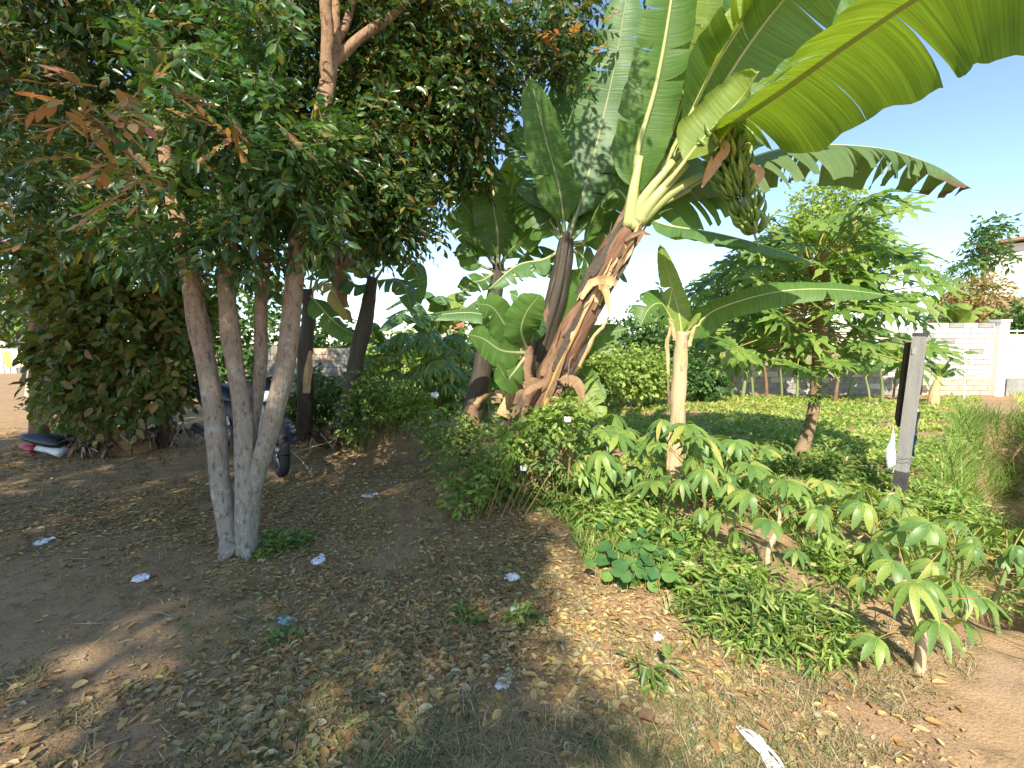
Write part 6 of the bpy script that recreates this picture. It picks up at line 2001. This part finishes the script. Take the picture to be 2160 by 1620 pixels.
def rubbish():
    c = crumple
    c("plastic_bag", "crumpled white plastic bag on bare soil at far left", G(88, 1146), 0.047, 'plastic_blue', 1)
    c("plastic_bag", "crumpled white plastic bag with blue print at the edge of the bare soil", G(298, 1226), 0.049, 'plastic_blue', 2)
    c("plastic_bag", "crumpled white plastic bag right of the forked tree's foot", G(672, 1188), 0.051, 'plastic_blue', 3, .3)
    c("plastic_wrapper", "flat pale plastic wrapper in the shaded litter right of the forked tree", G(775, 1052), 0.055, 'plastic', 4, .12, "wrapper", 1.3, .2)
    c("plastic_bag", "white crumpled scrap in the litter just left of the sun patch, upper of two", G(1082, 1234), 0.041, 'plastic', 5, .4)
    c("plastic_wrapper", "greyish white scrap below the upper white scrap near the sun patch", G(1092, 1296), 0.038, 'plastic', 6, .3, "wrapper", 1.4, 2.0)
    c("plastic_wrapper", "thin white scrap in the dry grass at bottom centre", G(1062, 1450), 0.029, 'plastic', 7, .16, "wrapper", 1.7, .9)
    c("plastic_wrapper", "small pale scrap at the sunny litter's right side", G(1388, 1348), 0.025, 'plastic', 8, .3, "wrapper", 1.2)
    c("plastic_wrapper", "bluish clear plastic scrap in shaded leaves left of centre", G(607, 1308), 0.043, 'blue', 9, .12, "wrapper", 1.2)
    c("plastic_sheet", "light blue plastic sheet lying in the weeds right of the papaya foot", G(1775, 978), 0.093, 'blue', 10, .22, "plastic", 1.6, .1)
    c("plastic_bag", "white bag caught in the weeds left of the black banana stem", W(918, 838, 5.6), 0.047, 'plastic', 12, .8)
    c("plastic_bag", "white bag caught in the weeds right of the leaning stem's foot", W(1197, 890, 3.75), 0.030, 'plastic', 13, .8)
    c("plastic_bag", "white bag in the low weed bush above the curled dead leaf", W(1105, 992, 3.72), 0.030, 'plastic', 14, .7)
    # brown curled dead leaf on the sunlit grass
    g = G(1368, 1535)
    t = thing("curled_leaf", "big brown curled dead leaf on the dry grass at bottom centre", "dead leaf", g)
    q = [g + Vector((-.028 + .009 * i, .012 * math.sin(i * 1.4), .012 + .022 * math.sin(i / 6 * math.pi))) for i in range(7)]
    MB().ribbon(q, [.003, .014, .020, .022, .017, .010, .002], (.35, 1, .3), curl=1.5).build("leaf_blade", M['sheath_dark'], t)
    MB().tube([q[0], q[0] + Vector((-.03, -.01, -.02))], [.002, .0015], 4).build("stalk", M['drywood'], t)
    # bundle of white plastic strips in the near right foreground
    g = G(1600, 1580)
    t = thing("plastic_strips", "twisted bundle of white plastic strips lying on the sunlit soil in front", "plastic strips", g)
    rr = random.Random(4)
    for i in range(9):
        a, b_, c_ = (1552 + rr.uniform(-12, 25), 1530 + rr.uniform(-6, 12)), (1592 + rr.uniform(-10, 12), 1566 + rr.uniform(-8, 10)), (1650 + rr.uniform(-25, 20), 1640 + rr.uniform(-10, 10))
        q = spline([G(*a) + Vector((0, 0, .006 + .004 * rr.random())), G(*b_) + Vector((0, 0, .015 + .012 * rr.random())), G((b_[0] + c_[0]) / 2 + rr.uniform(-8, 8), (b_[1] + c_[1]) / 2) + Vector((0, 0, .015 + .01 * rr.random())), G(*c_) + Vector((0, 0, .008))], 14)
        MB().ribbon(q, [.002 + .005 * math.sin(math.pi * k / 13) * rr.uniform(.7, 1.2) for k in range(14)], (1, rr.uniform(-.6, .6), rr.uniform(0, .8)), curl=.5).build("strip", M['plastic'], t)
    # bag stuck on a stick beside the sign post
    a, b_ = G(1879, 1012), W(1884, 895, G(1879, 1012).y)
    t = thing("bag_on_stick", "white and pale blue plastic bag hanging on a thin stick left of the sign post", "plastic bag", a)
    MB().tube([a + Vector((0, 0, -.04)), (a + b_) / 2 + Vector((.01, 0, 0)), b_], [.010, .009, .006], 6).build("stick", M['drywood'], t)
    dd = a.y - .02
    bg = MB()
    rings = [(1884, 905, .004), (1884, 925, .022), (1879, 945, .045), (1879, 965, .058), (1881, 985, .052), (1883, 1000, .028), (1882, 1008, .006)]
    vs, fs = [], []
    nn = 12
    for j, (px, py, r_) in enumerate(rings):
        p = W(px, py, dd)
        for i in range(nn):
            an = 2 * math.pi * i / nn
            k = 1 + .3 * mnoise.noise(Vector((math.cos(an) * 1.5, math.sin(an) * 1.5, j * .5)))
            vs.append(p + Vector((math.cos(an) * r_ * k, math.sin(an) * r_ * .6 * k, 0)))
    for j in range(len(rings) - 1):
        for i in range(nn):
            k = (i + 1) % nn
            fs.append((j * nn + i, j * nn + k, (j + 1) * nn + k, (j + 1) * nn + i))
    bg.add(vs, fs)
    bg.build("bag_body", M['plastic_blue'], t, True)
    # wooden stake and the dead curled sheath near it
    a = G(1183, 1040)
    t = thing("wooden_stake", "short light wooden stake in the weeds below the leaning banana", "stake", a)
    limb(t, [a + Vector((0, 0, -.05)), W(1185, 1000, a.y), W(1190, 965, a.y)], [.026, .023, .021], "shaft", 'stem_woody', 8, 8, .15, 2)
    MB().tube([W(1190, 967, a.y), W(1197, 957, a.y)], [.02, .008], 6).build("split_tip", M['stem_woody'], t)
    a = G(1120, 1075)
    t = thing("dead_banana_leaf", "arched brown dead banana leaf at the weeds' edge near the stake", "dead leaf", a)
    dq = a.y - .05
    MB().ribbon(spline([W(1095, 1060, dq), W(1108, 1025, dq), W(1135, 1003, dq - .02), W(1150, 1012, dq - .05), W(1160, 1045, dq - .1)], 12), [.015, .04, .055, .06, .06, .055, .05, .045, .04, .03, .02, .008], (.8, -.5, .3), curl=.7).build("blade", M['sheath_dark'], t)
    MB().ribbon(spline([W(1085, 1075, dq), W(1100, 1040, dq - .05), W(1120, 1015, dq - .06), W(1140, 1005, dq - .08)], 10), [.02, .04, .045, .045, .04, .035, .03, .02, .015, .005], (.9, -.3, .5), curl=.5).build("blade", M['sheath'], t)
    MB().tube([W(1095, 1062, dq), W(1125, 1010, dq - .03), W(1150, 1010, dq - .06)], [.01, .008, .004], 5).build("midrib", M['drywood'], t)
    a = G(1045, 1080)
    t = thing("dead_stump", "dark rotten banana stump at the litter's edge under the weed bush", "stump", a)
    limb(t, [a + Vector((0, 0, -.05)), W(1050, 1055, a.y), W(1060, 1030, a.y)], [.05, .045, .03], "trunk_piece", 'deadbrown', 8, 8, .3, 3)
    for i in range(5):
        q = a + Vector((rr.uniform(-.03, .06), rr.uniform(-.04, .02), .02))
        MB().ribbon([q, q + Vector((rr.uniform(-.05, .05), -.02, .07)), q + Vector((rr.uniform(-.1, .1), -.05, .09))], [.02, .025, .008], (1, 0, .2), curl=.6).build("peeling_strip", M['sheath_dark' if i % 2 else 'sheath_orange'], t)


rubbish()


def stalk_heap(label, px, py, d, wpx, seed, n=16, hgt=.35):
    rr = random.Random(seed)
    p = up(px, py, d)
    p.z += .05
    t = thing("dead_stalk_heap", label, "dead stalks", p, "heaps of dead stalks")
    sx = wpx / F * d
    for i in range(n):
        a = p + Vector((rr.uniform(-.5, .5) * sx, rr.uniform(-.15, .15), -.02))
        e = a + Vector((rr.uniform(-.2, .2), rr.uniform(-.15, .1), hgt * rr.uniform(.4, 1)))
        k = e + Vector((rr.uniform(-.22, .22), rr.uniform(-.15, .05), -hgt * rr.uniform(.1, .8)))
        r_ = rr.uniform(.006, .013)
        MB().tube(spline([a, e, k], 9), [r_, r_, r_ * .95, r_ * .9, r_ * .85, r_ * .8, r_ * .7, r_ * .6, r_ * .5], 5).build("stalk", M['drywood' if i % 3 == 0 else 'deadbrown'], t)
    for i in range(n // 2):
        a = p + Vector((rr.uniform(-.5, .5) * sx, rr.uniform(-.15, .1), hgt * rr.uniform(.1, .6)))
        q = spline([a, a + Vector((rr.uniform(-.1, .1), -.06, .05)), a + Vector((rr.uniform(-.18, .18), -.12, -.08))], 7)
        MB().ribbon(q, [.01, .03, .045, .05, .04, .03, .01], (1, rr.uniform(-.5, .5), .3), curl=.8).build("dead_leaf", M['deadbrown' if i % 2 else 'sheath_dark'], t)
    return t


def shade_corner():
    stalk_heap("heap of dead bent stalks in shade at the left end of the thicket", 165, 935, 6.4, 90, 1)
    stalk_heap("dead bent stalks piled below the dark thicket, second heap from the left", 235, 950, 6.1, 110, 2, 18)
    stalk_heap("dead stalks just left of the parked scooter's tail", 345, 915, 6.5, 120, 3, 18, .38)
    stalk_heap("heap of dead stalks at the foot of the dark banana stem", 700, 925, 6.3, 80, 4, 14, .4)
    # dry thin branches lying right of the forked tree
    a = W(590, 945, 5.6)
    g = Vector((a.x, a.y, float(H(a.x, a.y))))
    t = thing("dry_branch", "thin forked dry branch lying in the shade right of the forked tree", "branch", g)
    MB().tube(spline([g + Vector((0, 0, .28)), g + Vector((.2, -.12, .2)), g + Vector((.42, -.3, .1)), g + Vector((.6, -.5, .03))], 10), [.009, .009, .008, .008, .007, .007, .006, .006, .005, .004], 5).build("stem", M['drywood'], t)
    MB().tube(spline([g + Vector((.24, -.15, .18)), g + Vector((.42, -.1, .24)), g + Vector((.65, -.05, .3))], 6), [.007, .006, .006, .005, .004, .003], 5).build("side_twig", M['drywood'], t)
    # motorcycle tail end that pokes out at the left
    p = G(75, 968)
    d = p.y
    t = thing("motorcycle_seat", "black motorcycle seat with red and white tail piece lying at far left", "motorcycle part", p)
    mb = MB()
    n = 12
    pts = [W(132, 936, d), W(110, 930, d), W(85, 926, d), W(60, 922, d), W(42, 919, d)]
    mb.tube(spline(pts, n), [.05, .062, .07, .072, .07, .066, .06, .054, .047, .038, .026, .012], 10, True, 1.6)
    mb.build("seat", M['black'], t)
    mb = MB()
    mb.tube(spline([W(135, 955, d), W(110, 947, d), W(80, 944, d), W(60, 943, d)], 10), [.055, .058, .056, .052, .048, .044, .04, .034, .028, .02], 8, True, 1.5)
    mb.build("tail_fairing", M['white'], t)
    mb = MB()
    mb.tube(spline([W(75, 947, d - .03), W(60, 944, d - .03), W(42, 940, d - .03)], 8), [.05, .05, .047, .043, .038, .03, .022, .008], 8, True, 1.5)
    mb.build("tail_light", M['red'], t)
    q = up(268, 940, 6.3)
    t = thing("brown_sack", "rust brown crumpled sack in the shade under the dark bush", "sack", q)
    mb = MB()
    vs, fs = [], []
    nu, nv = 14, 8
    for j in range(nv):
        f = j / (nv - 1)
        for i in range(nu):
            an = 2 * math.pi * i / nu
            r_ = [.24, .27, .27, .25, .22, .17, .10, .02][j]
            k = 1 + .25 * mnoise.noise(Vector((math.cos(an) * 1.6, math.sin(an) * 1.6, j * .5)))
            vs.append(q + Vector((math.cos(an) * r_ * 1.5 * k, math.sin(an) * r_ * .8 * k, -.03 + f * .36)))
    for j in range(nv - 1):
        for i in range(nu):
            k = (i + 1) % nu
            fs.append((j * nu + i, j * nu + k, (j + 1) * nu + k, (j + 1) * nu + i))
    mb.add(vs, fs)
    mb.build("sack_body", M['cloth_brown'], t)
    MB().ribbon([q + Vector((-.1, -.1, .3)), q + Vector((0, -.13, .36)), q + Vector((.1, -.12, .3))], [.03, .05, .03], (0, .5, 1), curl=.4).build("sack_mouth", M['cloth_brown'], t)


def wheel(t, c, axle, r, tw=.05):
    """wheel with tyre, rim, hub and spokes"""
    x = axle.cross(Vector((0, 0, 1))).normalized()
    z = Vector((0, 0, 1))

    def ring(rr_, tube, mat, nm, par, n=28):
        mb = MB()
        mb.tube([c + x * (math.cos(2 * math.pi * i / n) * rr_) + z * (math.sin(2 * math.pi * i / n) * rr_) for i in range(n + 1)], tube, 8, False)
        return mb.build(nm, M[mat], par)
    ty = ring(r - tw, tw, 'tyre', "wheel", t)
    ring(r - tw * 2.05, .012, 'metal', "rim", ty)
    MB().tube([c - axle * .05, c + axle * .05], .035, 10).build("hub", M['metal'], ty)
    mb = MB()
    for i in range(5):
        a = 2 * math.pi * i / 5
        mb.tube([c, c + (x * math.cos(a) + z * math.sin(a)) * (r - tw * 2)], [.016, .011], 5, False)
    mb.build("spokes", M['black'], ty)
    return ty


def scooter():
    """parked behind the forked tree, front wheel toward the viewer at right"""
    f, r_ = W(592, 985, 4.9), W(448, 925, 6.05)
    fz, rz = float(H(f.x, f.y)), float(H(r_.x, r_.y))
    t = thing("scooter", "dark parked scooter with white striped side panel behind the forked tree", "scooter", ((f.x + r_.x) / 2, (f.y + r_.y) / 2, (fz + rz) / 2))
    u = Vector((f.x - r_.x, f.y - r_.y, 0))
    wb = u.length
    u.normalize()
    s = Vector((-u.y, u.x, 0))                    # left of travel
    up_ = Vector((0, 0, 1))
    o = Vector((r_.x, r_.y, rz))

    def P(a, b, c):
        return o + u * a + s * b + up_ * c
    R0 = .29
    fc, rc = P(wb, 0, R0), P(.2, 0, R0)
    wheel(t, rc, s, R0, .055)
    st = (s + u * .25).normalized()
    wheel(t, fc, st, R0, .05)
    # front fender, forks, leg shield
    mb = MB()
    n = 10
    mb.ribbon([fc + u * (math.cos(a) * (R0 + .03)) + up_ * (math.sin(a) * (R0 + .03)) for a in [R(20 + 150 * i / (n - 1)) for i in range(n)]], [.03, .05, .06, .065, .065, .065, .065, .06, .055, .05], s, curl=-.5)
    mb.build("front_fender", M['navy'], t)
    for k in (-1, 1):
        MB().tube([fc + s * .07 * k, P(wb - .22, .07 * k, .78)], [.018, .02], 6).build("fork", M['metal'], t)
    mb = MB()
    prof = [(wb - .08, .36, .16), (wb - .16, .55, .21), (wb - .22, .75, .22), (wb - .27, .92, .18), (wb - .30, 1.02, .12)]
    vs, fs = [], []
    for a, c, w_ in prof:
        for k, bul in ((-1, -.10), (-.6, .0), (0, .06), (.6, .0), (1, -.10), (.6, -.12), (0, -.14), (-.6, -.12)):
            vs.append(P(a + bul, w_ * k, c))
    for j in range(len(prof) - 1):
        for i in range(8):
            k = (i + 1) % 8
            fs.append((j * 8 + i, j * 8 + k, (j + 1) * 8 + k, (j + 1) * 8 + i))
    fs += [tuple(range(8)), tuple(32 + i for i in range(7, -1, -1))]
    mb.add(vs, fs)
    fa = mb.build("front_fairing", M['navy'], t)
    MB().box(P(wb - .19, 0, .86), (.07, .2, .11), Matrix((u, s, up_)).transposed()).build("headlight", M['glass'], fa)
    # floor, body, seat
    mb = MB()
    mb.tube(spline([P(wb - .35, 0, .42), P(wb - .6, 0, .36), P(wb - .8, 0, .42)], 8), [.1, .11, .12, .12, .12, .13, .14, .14], 10, True, 1.3)
    mb.build("floorboard", M['black'], t)
    mb = MB()
    body = [(wb - .74, .48, .10, .14), (wb - .9, .58, .13, .17), (.35, .62, .15, .17), (.1, .66, .14, .14), (-.15, .72, .11, .10), (-.34, .78, .06, .05)]
    vs, fs = [], []
    nn = 12
    for a, c, w_, h_ in body:
        for i in range(nn):
            an = 2 * math.pi * i / nn
            vs.append(P(a, math.cos(an) * w_, c + math.sin(an) * h_))
    for j in range(len(body) - 1):
        for i in range(nn):
            k = (i + 1) % nn
            fs.append((j * nn + i, j * nn + k, (j + 1) * nn + k, (j + 1) * nn + i))
    fs += [tuple(range(nn)), tuple((len(body) - 1) * nn + i for i in range(nn - 1, -1, -1))]
    mb.add(vs, fs)
    bd = mb.build("body", M['navy'], t)
    for k in range(4):                            # white graphic on the side that faces the viewer
        q = [P(.78 - i * .07, -.168 + .008 * k, .50 + .05 * k + .035 * i) for i in range(5)]
        MB().ribbon(q, [.004, .012, .014, .012, .004], up_, curl=0).build("white_stripe", M['white'], bd)
    MB().box(P(.86, -.15, .50), (.16, .03, .10), Matrix((u, s, up_)).transposed() @ Matrix.Rotation(R(-25), 3, 'Y')).build("white_panel", M['white'], bd, False)
    mb = MB()
    mb.tube(spline([P(.82, 0, .74), P(.55, 0, .80), P(.2, 0, .81), P(-.2, 0, .87), P(-.36, 0, .88)], 12), [.05, .085, .10, .11, .115, .115, .11, .105, .10, .085, .06, .02], 10, True, 1.4)
    mb.build("seat", M['black'], t)
    MB().tube([P(-.3, 0, .74), P(-.41, 0, .76)], [.06, .04], 8).build("tail_light", M['red'], t)
    MB().tube(spline([P(-.05, .14, .84), P(-.35, .14, .93), P(-.45, 0, .95), P(-.35, -.14, .93), P(-.05, -.14, .84)], 12), .013, 6).build("grab_rail", M['metal'], t)
    # handlebar and mirrors
    MB().tube(spline([P(wb - .42, -.34, 1.04), P(wb - .36, -.18, 1.06), P(wb - .32, 0, 1.03), P(wb - .36, .18, 1.06), P(wb - .42, .34, 1.04)], 14), .016, 7).build("handlebar", M['black'], t)
    for k in (-1, 1):
        mr = MB().tube(spline([P(wb - .38, .22 * k, 1.06), P(wb - .36, .28 * k, 1.18), P(wb - .34, .32 * k, 1.26)], 6), .007, 5).build("mirror_arm", M['black'], t)
        MB().tube([P(wb - .35, .34 * k, 1.29), P(wb - .33, .34 * k, 1.29)], [.055, .05], 12, True, .7).build("mirror", M['black'], mr)
    # engine, exhaust, stand
    MB().tube([P(.75, 0, .32), P(.2, .05, .30)], [.10, .08], 8).build("engine", M['metal'], t)
    MB().tube([P(.5, -.12, .26), P(-.1, -.15, .34)], [.05, .06], 10).build("exhaust", M['black'], t)
    MB().tube([P(.75, .08, .3), P(.68, .28, .0)], [.012, .012], 6).build("side_stand", M['metal'], t)


shade_corner()
scooter()
